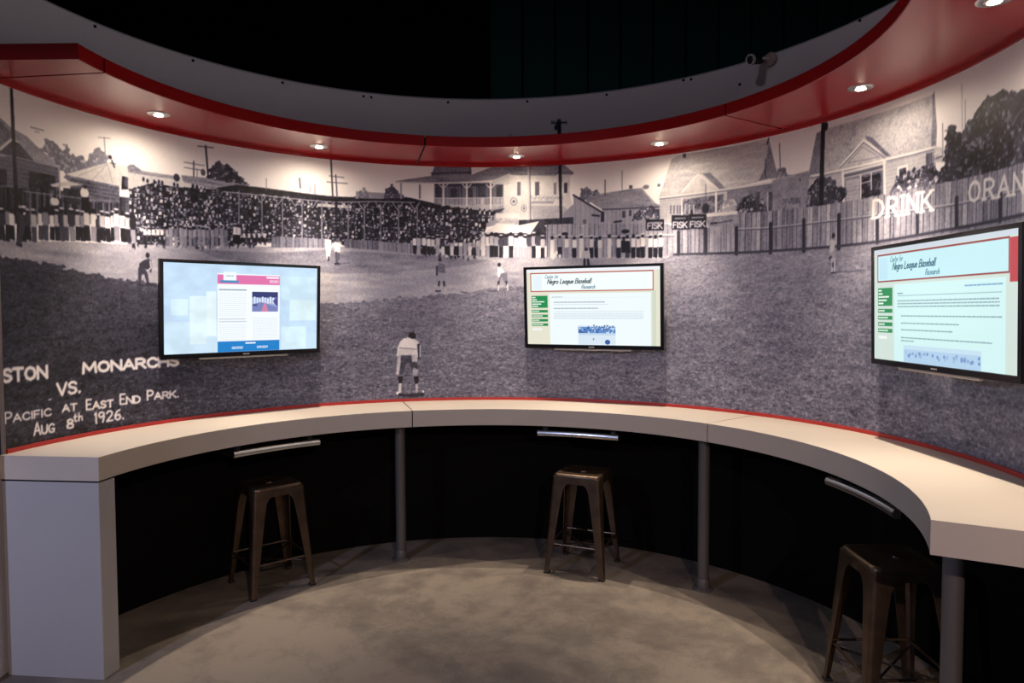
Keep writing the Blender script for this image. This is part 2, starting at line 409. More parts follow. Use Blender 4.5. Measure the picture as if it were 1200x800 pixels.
# ------------------------------------------------------------------ the mural drawing (mm along the wall, mm above the floor)
OPS = [
('P',0.62,[(-3137,1949),(-3048,1947),(-2588,1979),(-1966,2017),(-1457,2040),(-1006,2062),(-745,2053),(-510,2041),(-60,2015),(423,2004),(1232,1978),(1320,1996),(1839,1981),(2393,1971),(2660,1968),(3024,1978),(3536,1982),(4255,1945),(4356,990),(3585,950),(2792,934),(1967,936),(178,922),(-1588,926),(-2622,935),(-3180,970)],'d',0.07),
('P',0.5,[(-1951,1993),(-1458,2002),(-1121,2035),(-746,2030),(-421,2018),(30,1984),(-151,1948),(-421,1917),(-688,1896),(-1009,1879),(-1404,1896),(-1784,1943)],'d',0.08),
('G',[(-3140,1883),(-3051,1879),(-2779,1859),(-2593,1828),(-2351,1799),(-2177,1782),(-1682,1706),(-1149,1677),(-896,1689),(-602,1719),(-183,1756),(181,1797),(423,1831),(786,1872),(1144,1919),(1320,1985),(1840,1970),(2393,1962),(2660,1960),(3025,1970),(3537,1976),(4255,1941),(4356,990),(3585,950),(2792,934),(1967,936),(178,922),(-1588,926),(-2622,935),(-3180,970)]),
('P',0.56,[(-3113,2510),(-3026,2487),(-2966,2458),(-2886,2439),(-2833,2404),(-2797,2384),(-2702,2343),(-2832,2313),(-2876,2351),(-2932,2404),(-2967,2411),(-3032,2347),(-3123,2272)],'n',0.05),
('P',0.4,[(-3113,2492),(-3027,2468),(-2971,2437),(-2972,2414),(-3032,2355),(-3122,2290)],'n',0.05),
('P',0.24,[(-3123,2272),(-3032,2340),(-2963,2405),(-2928,2398),(-2862,2342),(-2827,2310),(-3033,2325)],'n',0.05),
('L',0.8,8,[(-3122,2287),(-3032,2351),(-2967,2411)]),
('P',0.36,[(-3121,2309),(-3033,2321),(-2716,2331),(-2723,2149),(-3131,2089)],'h',0.06),
('L',0.55,5,[(-3033,2328),(-2854,2332),(-2712,2332)]),
('P',0.15,[(-2883,2279),(-2741,2286),(-2746,2146),(-2889,2125)],'n',0.06),
('P',0.14,[(-3124,2250),(-3000,2264),(-3003,2195),(-3127,2173)],'n',0.04),
('P',0.2,[(-3127,2169),(-2767,2216),(-2289,2246),(-2293,2107),(-3134,2008)],'b',0.1),
('L',0.45,6,[(-2878,2182),(-2881,2086)]),
('L',0.45,6,[(-2841,2188),(-2845,2091)]),
('L',0.45,7,[(-2804,2194),(-2808,2096)]),
('L',0.45,7,[(-2767,2200),(-2771,2101)]),
('L',0.45,7,[(-2702,2210),(-2706,2110)]),
('L',0.45,7,[(-2660,2217),(-2663,2116)]),
('L',0.45,7,[(-2603,2226),(-2607,2123)]),
('L',0.45,7,[(-2532,2237),(-2535,2132)]),
('L',0.45,7,[(-2479,2245),(-2482,2139)]),
('L',0.45,7,[(-2445,2250),(-2448,2143)]),
('P',0.43,[(-2824,2398),(-2777,2449),(-2749,2455),(-2727,2440),(-2695,2410),(-2675,2452),(-2649,2407),(-2593,2407),(-2555,2406),(-2534,2453),(-2496,2474),(-2463,2450),(-2450,2409),(-2397,2410),(-2400,2311),(-2672,2265),(-2707,2337)],'t',0.1),
('L',0.35,5,[(-2866,2487),(-2798,2488)]),
('L',0.4,4,[(-2844,2473),(-2821,2474)]),
('L',0.45,4,[(-2499,2526),(-2432,2536)]),
('L',0.5,6,[(-2465,2533),(-2460,2407)]),
('P',0.84,[(-2685,2304),(-2455,2404),(-2284,2408),(-2288,2293),(-2444,2295),(-2530,2298)],'n',0.04),
('L',0.6,4,[(-2450,2400),(-2539,2301)]),
('L',0.65,4,[(-2450,2400),(-2615,2309)]),
('L',0.6,4,[(-2450,2400),(-2424,2303)]),
('P',0.34,[(-2662,2292),(-2530,2298),(-2386,2295),(-2388,2205),(-2666,2174)],'h',0.1),
('P',0.78,[(-2775,2239),(-2672,2273),(-2588,2267),(-2757,2230)],'',0),
('P',0.16,[(-2701,2235),(-2607,2242),(-2610,2165),(-2704,2160)],'n',0.05),
('L',0.62,8,[(-2721,2339),(-2719,2183)]),
('L',0.55,5,[(-2914,2183),(-2768,2191),(-2437,2207)]),
('D',0.15,-2435,2438,11,11),
('L',0.2,9,[(-2425,2423),(-2412,2390)]),
('D',0.85,-2750,2161,24,20),
('D',0.12,-2749,2186,9,9),
('P',0.12,[(-2779,2137),(-2723,2145),(-2720,2100),(-2785,2091)],'',0),
('D',0.88,-2584,2229,23,26),
('D',0.12,-2581,2259,9,9),
('P',0.1,[(-2604,2204),(-2561,2211),(-2554,2130),(-2607,2123)],'',0),
('P',0.12,[(-2369,2352),(-2335,2349),(-2327,2287),(-2376,2279)],'',0),
('D',0.3,-2341,2321,18,27),
('P',0.8,[(-2334,2399),(-2054,2400),(-1826,2419),(-1828,2348),(-2337,2276)],'n',0.03),
('P',0.58,[(-2334,2399),(-2054,2404),(-2054,2385),(-2334,2376)],'r',0.05),
('P',0.52,[(-2023,2414),(-1763,2427),(-1597,2418),(-1625,2388),(-1796,2357),(-2009,2377)],'r',0.08),
('P',0.18,[(-1862,2434),(-1846,2481),(-1813,2522),(-1792,2535),(-1761,2515),(-1729,2514),(-1692,2499),(-1666,2466),(-1613,2432),(-1603,2412),(-1863,2418)],'t',0.12),
('D',0.2,-2049,2395,19,22),
('D',0.3,-1888,2450,15,20),
('P',0.45,[(-2334,2404),(-2308,2431),(-2284,2413),(-2260,2399),(-2235,2394),(-2334,2386)],'t',0.1),
('L',0.13,11,[(-1869,2608),(-1857,2424)]),
('L',0.35,7,[(-1916,2599),(-1822,2606)]),
('L',0.3,9,[(-1944,2505),(-1946,2416)]),
('L',0.35,5,[(-2001,2491),(-1882,2491)]),
('L',0.35,5,[(-2001,2461),(-1883,2461)]),
('L',0.4,5,[(-1924,2464),(-1925,2419)]),
('C',[(-2327,2287),(-2187,2345),(-2061,2340),(-1796,2362),(-1560,2369),(-1567,2039),(-1966,2012),(-2346,1992)],28,25,0.55,3),
('D',0.12,-2246,2355,7,12),
('D',0.12,-2222,2349,7,12),
('D',0.12,-2182,2351,7,12),
('D',0.12,-2156,2355,7,12),
('D',0.12,-2136,2353,7,12),
('D',0.12,-2065,2354,7,12),
('D',0.12,-2045,2352,7,12),
('D',0.12,-1952,2361,8,13),
('D',0.12,-1927,2359,8,13),
('P',0.1,[(-1973,2348),(-1922,2345),(-1923,2275),(-1970,2269)],'n',0.04),
('C',[(-1801,2361),(-1506,2375),(-1002,2370),(-654,2373),(-322,2365),(-325,2061),(-745,2065),(-1006,2091),(-1566,2061),(-1808,2064)],28,25,0.36,5),
('P',0.82,[(-1162,2341),(-933,2340),(-934,2323),(-1162,2319)],'n',0.1),
('P',0.13,[(-1806,2371),(-1678,2405),(-1505,2407),(-1059,2394),(-770,2405),(-536,2416),(-316,2372),(-316,2348),(-654,2367),(-1002,2362),(-1506,2370),(-1796,2357)],'n',0.03),
('L',0.66,6,[(-1764,2353),(-1506,2359),(-1059,2355),(-771,2379),(-500,2384)]),
('L',0.62,6,[(-1561,2355),(-1529,2311),(-1495,2362)]),
('L',0.62,6,[(-1451,2356),(-1419,2311),(-1385,2363)]),
('L',0.62,6,[(-1341,2356),(-1308,2310),(-1274,2362)]),
('L',0.62,6,[(-1229,2355),(-1196,2308),(-1162,2361)]),
('L',0.62,6,[(-1116,2353),(-1083,2305),(-1048,2358)]),
('L',0.62,6,[(-1002,2359),(-968,2310),(-933,2363)]),
('L',0.62,6,[(-887,2366),(-853,2316),(-817,2370)]),
('L',0.62,6,[(-771,2373),(-736,2322),(-701,2376)]),
('L',0.62,7,[(-654,2378),(-619,2327),(-583,2381)]),
('L',0.62,7,[(-536,2383),(-501,2331),(-465,2386)]),
('L',0.5,8,[(-1668,2367),(-1673,2127)]),
('L',0.5,8,[(-1523,2352),(-1527,2106)]),
('L',0.5,8,[(-1391,2355),(-1395,2104)]),
('L',0.5,8,[(-1263,2350),(-1267,2095)]),
('L',0.5,9,[(-1133,2344),(-1137,2085)]),
('L',0.5,9,[(-956,2350),(-960,2087)]),
('L',0.5,9,[(-847,2351),(-850,2085)]),
('L',0.5,9,[(-736,2357),(-739,2089)]),
('L',0.5,9,[(-613,2363),(-616,2092)]),
('L',0.5,9,[(-483,2367),(-485,2095)]),
('L',0.15,17,[(-1036,2362),(-1039,2214)]),
('P',0.44,[(-1467,2105),(-1278,2111),(-1097,2109),(-1098,2052),(-1468,2034)],'b',0.07),
('P',0.42,[(-983,2114),(-745,2112),(-745,2047),(-983,2057)],'b',0.07),
('P',0.52,[(-756,2106),(-509,2100),(-510,2029),(-757,2047)],'b',0.06),
('L',0.45,5,[(-1493,2467),(-1494,2398)]),
('L',0.42,13,[(-1277,2492),(-1273,2432)]),
('L',0.5,6,[(-1211,2443),(-1211,2410)]),
('L',0.45,6,[(-1177,2463),(-1178,2402)]),
('L',0.24,11,[(-1069,2675),(-1059,2389)]),
('L',0.3,9,[(-1037,2538),(-1030,2391)]),
('L',0.35,6,[(-1080,2528),(-983,2525)]),
('L',0.35,6,[(-1097,2487),(-960,2487)]),
('P',0.58,[(-903,2440),(-712,2440),(-712,2399),(-904,2394)],'',0),
('P',0.42,[(-910,2394),(-886,2435),(-845,2472),(-805,2435),(-794,2401)],'t',0.1),
('P',0.3,[(-724,2404),(-700,2458),(-658,2495),(-618,2468),(-594,2434),(-547,2412)],'t',0.1),
('P',0.46,[(-386,2571),(-350,2667),(-105,2672),(-100,2577)],'r',0.05),
('L',0.2,8,[(-386,2589),(-111,2600)]),
('L',0.25,7,[(-117,2654),(-111,2583)]),
('P',0.5,[(-629,2526),(-392,2571),(-105,2583),(123,2671),(514,2669),(622,2575),(592,2559),(159,2581),(45,2547),(-297,2526),(-629,2514)],'r',0.05),
('P',0.4,[(-363,2513),(135,2528),(134,2373),(-364,2371)],'b',0.06),
('P',0.2,[(-351,2495),(-315,2496),(-316,2413),(-352,2412)],'n',0.05),
('P',0.2,[(-250,2486),(-202,2486),(-202,2421),(-250,2420)],'n',0.05),
('P',0.2,[(-148,2493),(-94,2493),(-95,2386),(-149,2386)],'n',0.05),
('P',0.2,[(-58,2505),(-4,2505),(-4,2428),(-58,2428)],'n',0.05),
('P',0.2,[(74,2517),(117,2516),(116,2427),(74,2427)],'n',0.05),
('P',0.2,[(-363,2519),(44,2529),(44,2505),(-363,2501)],'',0),
('L',0.84,10,[(-629,2517),(-297,2523),(44,2538),(165,2587)]),
('P',0.62,[(-364,2418),(158,2420),(158,2379),(-364,2376)],'b',0.08),
('L',0.8,6,[(-364,2418),(158,2426)]),
('P',0.68,[(-316,2377),(182,2378),(182,2337),(-317,2336)],'n',0.04),
('L',0.6,13,[(-594,2510),(-595,2410)]),
('L',0.45,13,[(-464,2504),(-465,2415)]),
('L',0.88,13,[(-300,2514),(-301,2366)]),
('L',0.86,13,[(-136,2517),(-137,2368)]),
('L',0.9,13,[(32,2529),(32,2338)]),
('L',0.8,8,[(-330,2514),(-301,2485),(-270,2515)]),
('L',0.8,8,[(-166,2517),(-136,2487),(-106,2517)]),
('L',0.8,8,[(2,2517),(32,2487),(62,2517)]),
('P',0.8,[(123,2576),(592,2565),(592,2430),(629,2264),(122,2260)],'n',0.03),
('P',0.72,[(44,2541),(165,2587),(165,2516),(44,2517)],'',0),
('P',0.33,[(219,2532),(243,2532),(243,2437),(219,2437)],'',0),
('P',0.28,[(346,2529),(376,2528),(376,2433),(345,2434)],'',0),
('P',0.45,[(478,2518),(496,2517),(496,2435),(478,2435)],'',0),
('P',0.2,[(550,2514),(574,2513),(574,2443),(550,2444)],'',0),
('L',0.58,8,[(315,2417),(324,2429)]),
('L',0.58,8,[(330,2411),(339,2419)]),
('L',0.58,8,[(344,2404),(353,2428)]),
('L',0.58,8,[(359,2416),(368,2419)]),
('L',0.58,8,[(373,2409),(382,2427)]),
('L',0.58,8,[(388,2403),(397,2418)]),
('L',0.58,8,[(402,2414),(411,2426)]),
('L',0.58,8,[(417,2408),(426,2417)]),
('L',0.58,8,[(431,2402),(440,2425)]),
('L',0.58,8,[(445,2413),(455,2416)]),
('L',0.58,8,[(460,2406),(469,2424)]),
('L',0.58,8,[(474,2400),(483,2414)]),
('L',0.58,8,[(489,2411),(498,2423)]),
('L',0.58,8,[(503,2405),(512,2413)]),
('L',0.58,8,[(518,2398),(527,2421)]),
('L',0.58,8,[(532,2409),(541,2412)]),
('L',0.5,8,[(321,2381),(330,2393)]),
('L',0.5,8,[(333,2381),(342,2393)]),
('L',0.5,8,[(345,2381),(354,2392)]),
('L',0.5,8,[(357,2380),(366,2392)]),
('L',0.5,8,[(369,2380),(378,2392)]),
('L',0.5,8,[(382,2380),(390,2391)]),
('L',0.5,8,[(394,2379),(402,2391)]),
('L',0.5,8,[(406,2379),(414,2390)]),
('L',0.5,8,[(418,2378),(426,2390)]),
('L',0.5,8,[(430,2378),(438,2390)]),
('L',0.5,8,[(442,2378),(450,2389)]),
('L',0.5,8,[(454,2377),(462,2389)]),
('L',0.5,8,[(466,2377),(474,2388)]),
('D',0.55,195,2396,27,30),
('D',0.75,195,2396,19,22),
('D',0.3,195,2396,9,9),
('D',0.5,267,2347,20,24),
('D',0.85,267,2347,14,18),
('D',0.3,267,2347,6,10),
('P',0.66,[(315,2364),(544,2356),(617,2288),(333,2262)],'n',0.03),
('P',0.55,[(544,2303),(623,2370),(623,2264),(544,2267)],'',0),
('L',0.82,8,[(502,2570),(598,2565)]),
('L',0.72,16,[(298,2726),(309,2263)]),
('L',0.35,7,[(307,2696),(315,2262)]),
('P',0.18,[(218,2264),(635,2276),(641,2223),(218,2228)],'n',0.05),
('P',0.62,[(-59,2314),(122,2373),(122,2242),(7,2219)],'n',0.05),
('P',0.25,[(50,2338),(134,2349),(98,2320),(50,2320)],'',0),
('P',0.72,[(68,2308),(230,2306),(230,2228),(67,2230)],'n',0.08),
('P',0.88,[(68,2314),(231,2312),(230,2282),(67,2284)],'',0),
('P',0.9,[(-11,2177),(79,2248),(230,2228),(375,2255),(321,2173)],'',0),
('P',0.2,[(375,2255),(454,2188),(442,2081),(315,2083),(315,2173)],'n',0.05),
('P',0.14,[(-11,2177),(321,2173),(321,2137),(-12,2141)],'',0),
('P',0.34,[(641,2404),(676,2455),(712,2470),(748,2445),(784,2448),(814,2394),(815,2348)],'t',0.1),
('P',0.52,[(701,2395),(796,2424),(993,2439),(1094,2441),(1189,2332),(1248,2305),(821,2313),(749,2363)],'r',0.05),
('L',0.72,6,[(1094,2441),(1177,2333)]),
('P',0.58,[(616,2423),(809,2308),(821,2209),(617,2218)],'b',0.04),
('L',0.18,13,[(616,2426),(821,2296)]),
('P',0.6,[(821,2313),(1248,2305),(1249,2183),(821,2209)],'b',0.05),
('L',0.25,9,[(821,2316),(1248,2305)]),
('P',0.15,[(809,2302),(833,2301),(833,2231),(809,2232)],'',0),
('P',0.25,[(958,2299),(982,2297),(982,2251),(958,2253)],'',0),
('P',0.25,[(1006,2301),(1023,2300),(1024,2260),(1006,2261)],'',0),
('P',0.35,[(683,2256),(707,2255),(707,2220),(683,2221)],'',0),
('L',0.15,12,[(749,2282),(797,2274)]),
('L',0.15,13,[(905,2227),(952,2230)]),
('L',0.3,8,[(838,2514),(838,2416)]),
('L',0.45,6,[(957,2567),(957,2442)]),
('P',0.3,[(1005,2466),(1029,2464),(1029,2441),(1005,2443)],'',0),
('D',0.45,1123,2444,22,14),
('D',0.4,1212,2447,11,11),
('P',0.56,[(424,2230),(635,2229),(1272,2192),(1348,2153),(1747,2142),(1749,1971),(1350,1989),(1232,1978),(423,2004)],'b',0.09),
('L',0.72,10,[(454,2146),(1319,2117)]),
('L',0.3,5,[(454,2137),(1319,2109)]),
('P',0.3,[(1024,2232),(1047,2281),(1094,2312),(1153,2318),(1224,2296),(1277,2253),(1284,2219),(1201,2231),(1113,2231)],'t',0.18),
('P',0.74,[(1298,2603),(1345,2624),(1948,2627),(2007,2396),(1664,2369),(1212,2364)],'r',0.05),
('P',0.48,[(1949,2617),(2013,2390),(1907,2392),(1885,2390),(1928,2468)],'n',0.06),
('L',0.25,6,[(1928,2512),(1929,2403)]),
('L',0.2,9,[(1938,2595),(1948,2627)]),
('P',0.7,[(1218,2357),(1664,2363),(2091,2363),(2094,2165),(1219,2196)],'h',0.04),
('P',0.48,[(1676,2357),(2091,2354),(2094,2175),(1949,2192),(1677,2211)],'n',0.05),
('P',0.78,[(1370,2387),(1479,2487),(1624,2374)],'n',0.03),
('L',0.9,9,[(1370,2387),(1479,2487),(1624,2374)]),
('P',0.46,[(1508,2489),(1560,2487),(1670,2373),(1624,2374)],'n',0.04),
('L',0.85,9,[(1212,2369),(1664,2371),(2091,2368)]),
('L',0.35,6,[(1218,2357),(1664,2361),(2091,2358)]),
('P',0.42,[(1376,2337),(1653,2344),(1654,2224),(1377,2239)],'n',0.12),
('L',0.75,8,[(1394,2303),(1394,2248)]),
('L',0.75,8,[(1423,2300),(1423,2246)]),
('L',0.75,8,[(1452,2297),(1453,2243)]),
('L',0.9,13,[(1602,2355),(1603,2229)]),
('L',0.85,11,[(1370,2348),(1371,2239)]),
('L',0.35,9,[(1295,2306),(1295,2257)]),
('L',0.35,9,[(1318,2304),(1318,2255)]),
('L',0.35,9,[(1341,2302),(1342,2253)]),
('L',0.35,9,[(1359,2300),(1359,2251)]),
('D',0.15,1533,2267,24,32),
('L',0.3,5,[(1532,2417),(1533,2289)]),
('P',0.6,[(1609,2228),(1637,2288),(1694,2308),(1734,2288),(1757,2213)],'t',0.14),
('P',0.24,[(1723,2227),(1756,2275),(1790,2307),(1835,2316),(1892,2294),(1932,2244),(1949,2202),(1837,2199)],'t',0.2),
('P',0.28,[(1867,2327),(1893,2324),(1894,2213),(1869,2216)],'n',0.05),
('P',0.28,[(1951,2316),(1977,2312),(1979,2203),(1953,2206)],'n',0.05),
('P',0.28,[(2004,2308),(2030,2305),(2032,2197),(2006,2200)],'n',0.05),
('L',0.85,5,[(1945,2317),(1946,2207)]),
('L',0.85,5,[(1992,2315),(1994,2202)]),
('P',0.3,[(1374,2631),(1397,2627),(1397,2600),(1374,2604)],'',0),
('P',0.5,[(1991,2394),(2012,2439),(2045,2443),(2079,2404),(2113,2389),(2113,2350),(2002,2367)],'t',0.1),
('L',0.3,6,[(2018,2584),(2026,2427)]),
('P',0.55,[(1974,2381),(2206,2396),(2233,2364),(2237,2158),(1977,2179)],'n',0.05),
('P',0.42,[(2043,2264),(2159,2258),(2160,2186),(2044,2191)],'n',0.1),
('L',0.7,7,[(1974,2381),(2113,2384)]),
('P',0.3,[(2149,2364),(2160,2362),(2160,2348),(2149,2349)],'',0),
('P',0.72,[(2256,2591),(2326,2602),(2975,2594),(2997,2353),(2702,2363),(2206,2364)],'s',0.06),
('P',0.5,[(2256,2591),(2294,2596),(2304,2365),(2206,2364)],'n',0.05),
('P',0.46,[(2970,2591),(2979,2600),(3000,2436),(2997,2353),(2967,2353)],'n',0.05),
('L',0.3,5,[(2975,2578),(2977,2600)]),
('P',0.68,[(2212,2353),(2703,2354),(2997,2349),(3003,2163),(2215,2189)],'h',0.05),
('P',0.72,[(2406,2383),(2552,2492),(2708,2370)],'n',0.03),
('L',0.92,10,[(2411,2386),(2552,2488),(2708,2370)]),
('L',0.35,5,[(2411,2377),(2553,2475),(2692,2365)]),
('L',0.45,4,[(2459,2391),(2548,2455),(2650,2382),(2459,2391)]),
('P',0.4,[(2563,2507),(2605,2489),(2723,2371),(2697,2372),(2574,2483)],'n',0.04),
('L',0.9,10,[(2222,2365),(2412,2362),(2702,2363),(2992,2354)]),
('L',0.4,6,[(2223,2354),(2703,2352),(2992,2345)]),
('P',0.4,[(2439,2332),(2677,2335),(2681,2184),(2442,2181)],'h',0.05),
('L',0.85,11,[(2428,2345),(2692,2348)]),
('L',0.35,14,[(2439,2328),(2677,2331)]),
('L',0.8,6,[(2445,2316),(2672,2319)]),
('P',0.66,[(2445,2305),(2530,2303),(2533,2181),(2447,2185)],'h',0.06),
('P',0.14,[(2541,2305),(2662,2308),(2665,2191),(2543,2192)],'t',0.1),
('L',0.88,9,[(2538,2310),(2541,2193)]),
('L',0.85,7,[(2604,2311),(2606,2230)]),
('L',0.8,5,[(2541,2271),(2605,2273)]),
('L',0.92,14,[(2425,2348),(2437,2177)]),
('L',0.92,14,[(2682,2350),(2691,2182)]),
('P',0.88,[(2764,2309),(2826,2309),(2828,2241),(2766,2240)],'',0),
('P',0.22,[(2775,2299),(2819,2298),(2820,2246),(2776,2246)],'n',0.1),
('P',0.45,[(2936,2336),(2988,2333),(2992,2191),(2940,2201)],'b',0.1),
('P',0.75,[(2987,2359),(3033,2341),(3041,2276),(2989,2287)],'n',0.1),
('L',0.3,6,[(2994,2301),(3035,2303)]),
('L',0.85,6,[(2983,2322),(3013,2327),(3040,2306)]),
('P',0.22,[(2193,2192),(2202,2275),(2223,2328),(2266,2344),(2331,2342),(2380,2316),(2397,2286),(2440,2270),(2447,2220),(2421,2188),(2291,2188)],'t',0.14),
('P',0.28,[(2717,2195),(2737,2233),(2768,2260),(2819,2270),(2860,2286),(2902,2274),(2943,2277),(2984,2276),(3016,2244),(3068,2222),(3080,2168),(2811,2187)],'t',0.22),
('P',0.17,[(2998,2179),(3031,2240),(3055,2310),(3047,2386),(3062,2416),(3097,2421),(3123,2396),(3144,2377),(3173,2412),(3214,2419),(3238,2451),(3272,2475),(3322,2484),(3372,2485),(3464,2453),(3515,2447),(3668,2435),(4222,2290),(4241,2087),(3528,2167),(3070,2166)],'t',0.11),
('L',0.5,4,[(3142,2585),(3156,2324)]),
('L',0.4,4,[(3165,2511),(3171,2338)]),
('L',0.4,5,[(3033,2446),(3040,2295)]),
('P',0.11,[(2285,2644),(2309,2643),(2307,2186),(2277,2185)],'n',0.02),
('D',0.12,2315,2614,13,23),
('P',0.57,[(1734,2215),(1836,2210),(2280,2194),(2442,2194),(2602,2192),(2811,2191),(3018,2187),(3171,2180),(3528,2173),(4239,2106),(4255,1945),(3536,1982),(3024,1978),(2660,1968),(2393,1967),(1840,1975),(1737,1977)],'b',0.11),
('L',0.34,8,[(1747,2113),(1950,2102),(2282,2101),(2497,2096),(2762,2090),(3124,2076),(3532,2071),(4248,2016)]),
('L',0.78,5,[(1747,2121),(1950,2110),(2282,2108),(2497,2103),(2762,2096),(3124,2082),(3532,2076)]),
('L',0.17,22,[(1349,2132),(1350,1989)]),
('L',0.17,22,[(1535,2139),(1536,1984)]),
('L',0.17,24,[(1741,2132),(1743,1971)]),
('L',0.17,23,[(1967,2130),(1969,1962)]),
('L',0.17,22,[(2183,2127),(2186,1956)]),
('L',0.17,23,[(2406,2128),(2409,1952)]),
('L',0.17,21,[(2646,2088),(2649,1961)]),
('L',0.17,20,[(2892,2080),(2895,1973)]),
('L',0.17,22,[(3128,2105),(3132,1980)]),
('L',0.17,24,[(3389,2076),(3393,1976)]),
('L',0.22,14,[(1320,1990),(1840,1973),(2393,1964),(2660,1964),(3024,1974),(3536,1979)]),
('L',0.4,6,[(1655,2134),(1657,2008)]),
('L',0.4,6,[(1911,2126),(1912,2006)]),
('L',0.4,6,[(2089,2118),(2091,2001)]),
('L',0.4,6,[(2292,2114),(2294,2003)]),
('L',0.4,5,[(2550,2109),(2553,2005)]),
('L',0.4,5,[(2761,2114),(2764,2016)]),
('P',0.1,[(1124,2231),(1248,2222),(1249,2149),(1125,2157)],'',0),
('T','FISK',(1137,2168),(1237,2164),37,8,0.75,0),
('L',0.55,9,[(1148,2207),(1225,2204)]),
('P',0.1,[(1301,2245),(1418,2235),(1419,2143),(1302,2151)],'',0),
('T','FISK',(1313,2162),(1407,2157),36,8,0.75,0),
('L',0.55,8,[(1325,2221),(1395,2218)]),
('P',0.1,[(1418,2241),(1539,2229),(1540,2139),(1418,2148)],'',0),
('T','FISK',(1430,2158),(1529,2153),35,8,0.75,0),
('L',0.55,8,[(1441,2217),(1517,2213)]),
('P',0.52,[(1539,2235),(1746,2230),(1752,2136),(1546,2149)],'n',0.08),
('P',0.88,[(1539,2235),(1746,2230),(1746,2209),(1540,2213)],'',0),
('L',0.15,11,[(1569,2168),(1609,2170)]),
('L',0.35,11,[(1621,2169),(1712,2176)]),
('T','DRINK',(2620,2085),(2980,2075),88,14,0.97,1),
('T','ORAN',(3200,2077),(3528,2060),79,13,0.95,1),
('F',-3102,1943,138,0.12,0.08,-0.03450277291975898),
('F',-3080,1943,156,0.85,0.14,0.002033926946431397),
('F',-3054,1942,155,0.2,0.14,0.04429593602379832),
('F',-3032,1945,143,0.2,0.14,-0.03351817405980084),
('F',-3007,1945,159,0.5,0.1,0.034478922639676834),
('F',-2981,1952,143,0.9,0.08,-0.022000240467975885),
('F',-2948,1951,160,0.2,0.1,0.040887028941468645),
('F',-2919,1953,159,0.9,0.08,-0.007626892180060997),
('F',-2893,1959,145,0.2,0.1,-0.04189245399361701),
('F',-2865,1956,152,0.7,0.25,-0.0157156734577844),
('F',-2830,1967,150,0.9,0.25,0.013266498179101902),
('F',-2804,1968,159,0.5,0.25,0.005852898358339208),
('F',-2770,1973,142,0.9,0.12,0.026516224132627594),
('F',-2740,1974,149,0.65,0.12,-0.004098124782982417),
('F',-2717,1972,164,0.2,0.25,0.017521322488686125),
('F',-2690,1978,150,0.65,0.25,-0.008957231893112448),
('F',-2656,1977,163,0.2,0.5,-0.03085847951912607),
('F',-2627,1985,152,0.65,0.12,0.007309006161538109),
('F',-2599,1984,152,0.5,0.12,0.007145575506316282),
('F',-2570,1989,167,0.78,0.1,-0.0437790810650061),
('F',-2538,1987,169,0.85,0.5,-0.0009332384298256988),
('F',-2511,1985,147,0.2,0.08,0.015161217739922836),
('F',-2485,1995,156,0.7,0.1,-0.028093849553748253),
('F',-2456,1993,156,0.9,0.08,-0.031228990829251447),
('F',-2432,1999,159,0.9,0.08,0.03697095160312),
('F',-2407,2003,170,0.78,0.5,-0.009703793404433725),
('F',-2371,1999,167,0.85,0.08,-0.0112527310156013),
('F',-2342,1998,161,0.65,0.12,-0.020379531639137128),
('F',-2311,2001,154,0.12,0.5,-0.02847619976495789),
('D',0.85,-2916,2113,11,5),
('F',-2950,1938,164,0.22,0.22,0.12),
('L',0.1,12,[(-2959,1937),(-2937,1931)]),
('F',-2112,1999,113,0.62,0.4,0),
('F',-2093,2000,126,0.58,0.5,0),
('F',-2062,2003,120,0.45,0.55,0),
('F',-2030,2005,126,0.62,0.55,0),
('F',-2007,2007,117,0.62,0.5,0),
('F',-1976,2009,114,0.58,0.5,0),
('F',-1950,2011,115,0.62,0.4,0),
('F',-1920,2013,122,0.58,0.5,0),
('F',-1894,2015,118,0.62,0.55,0),
('F',-1869,2017,114,0.5,0.4,0),
('F',-1840,2019,118,0.58,0.5,0),
('F',-1814,2021,129,0.5,0.4,0),
('F',-1781,2023,131,0.5,0.55,0),
('F',-1756,2024,119,0.45,0.4,0),
('F',-2246,2010,85,0.85,0.1,0),
('F',-2221,2012,85,0.85,0.1,0),
('F',-2196,2014,86,0.85,0.1,0),
('F',-2170,2016,86,0.85,0.1,0),
('F',-2145,2018,87,0.85,0.1,0),
('F',-1696,2041,126,0.85,0.08,0),
('F',-1675,2043,121,0.8,0.08,0),
('F',-1642,2050,74,0.85,0.1,0),
('F',-1610,2052,74,0.85,0.1,0),
('F',-1577,2054,75,0.85,0.1,0),
('F',-1545,2057,75,0.85,0.1,0),
('F',-1512,2059,75,0.85,0.1,0),
('C',[(-515,2124),(-180,2116),(0,2111),(0,2015),(-241,2020),(-515,2041)],41,29,0.4,9),
('F',-504,2025,131,0.92,0.1,0),
('F',-476,2020,139,0.7,0.6,0),
('F',-439,2023,137,0.92,0.1,0),
('F',-405,2019,135,0.92,0.12,0),
('F',-377,2021,129,0.82,0.14,0),
('F',-343,2022,141,0.7,0.6,0),
('F',-306,2023,124,0.25,0.85,0),
('F',-277,2022,139,0.6,0.12,0),
('F',-244,2018,130,0.7,0.85,0),
('F',-215,2020,141,0.9,0.1,0),
('F',-181,2018,143,0.92,0.6,0),
('F',-150,2013,140,0.6,0.6,0),
('F',-118,2018,139,0.7,0.85,0),
('F',-89,2017,124,0.6,0.14,0),
('F',-59,2010,162,0.7,0.6,0),
('F',-23,2015,173,0.82,0.85,0),
('F',11,2012,164,0.9,0.6,0),
('F',39,2007,177,0.7,0.1,0),
('F',69,2008,169,0.6,0.1,0),
('F',104,2004,160,0.25,0.12,0),
('F',138,2005,172,0.25,0.85,0),
('F',174,2004,178,0.82,0.12,0),
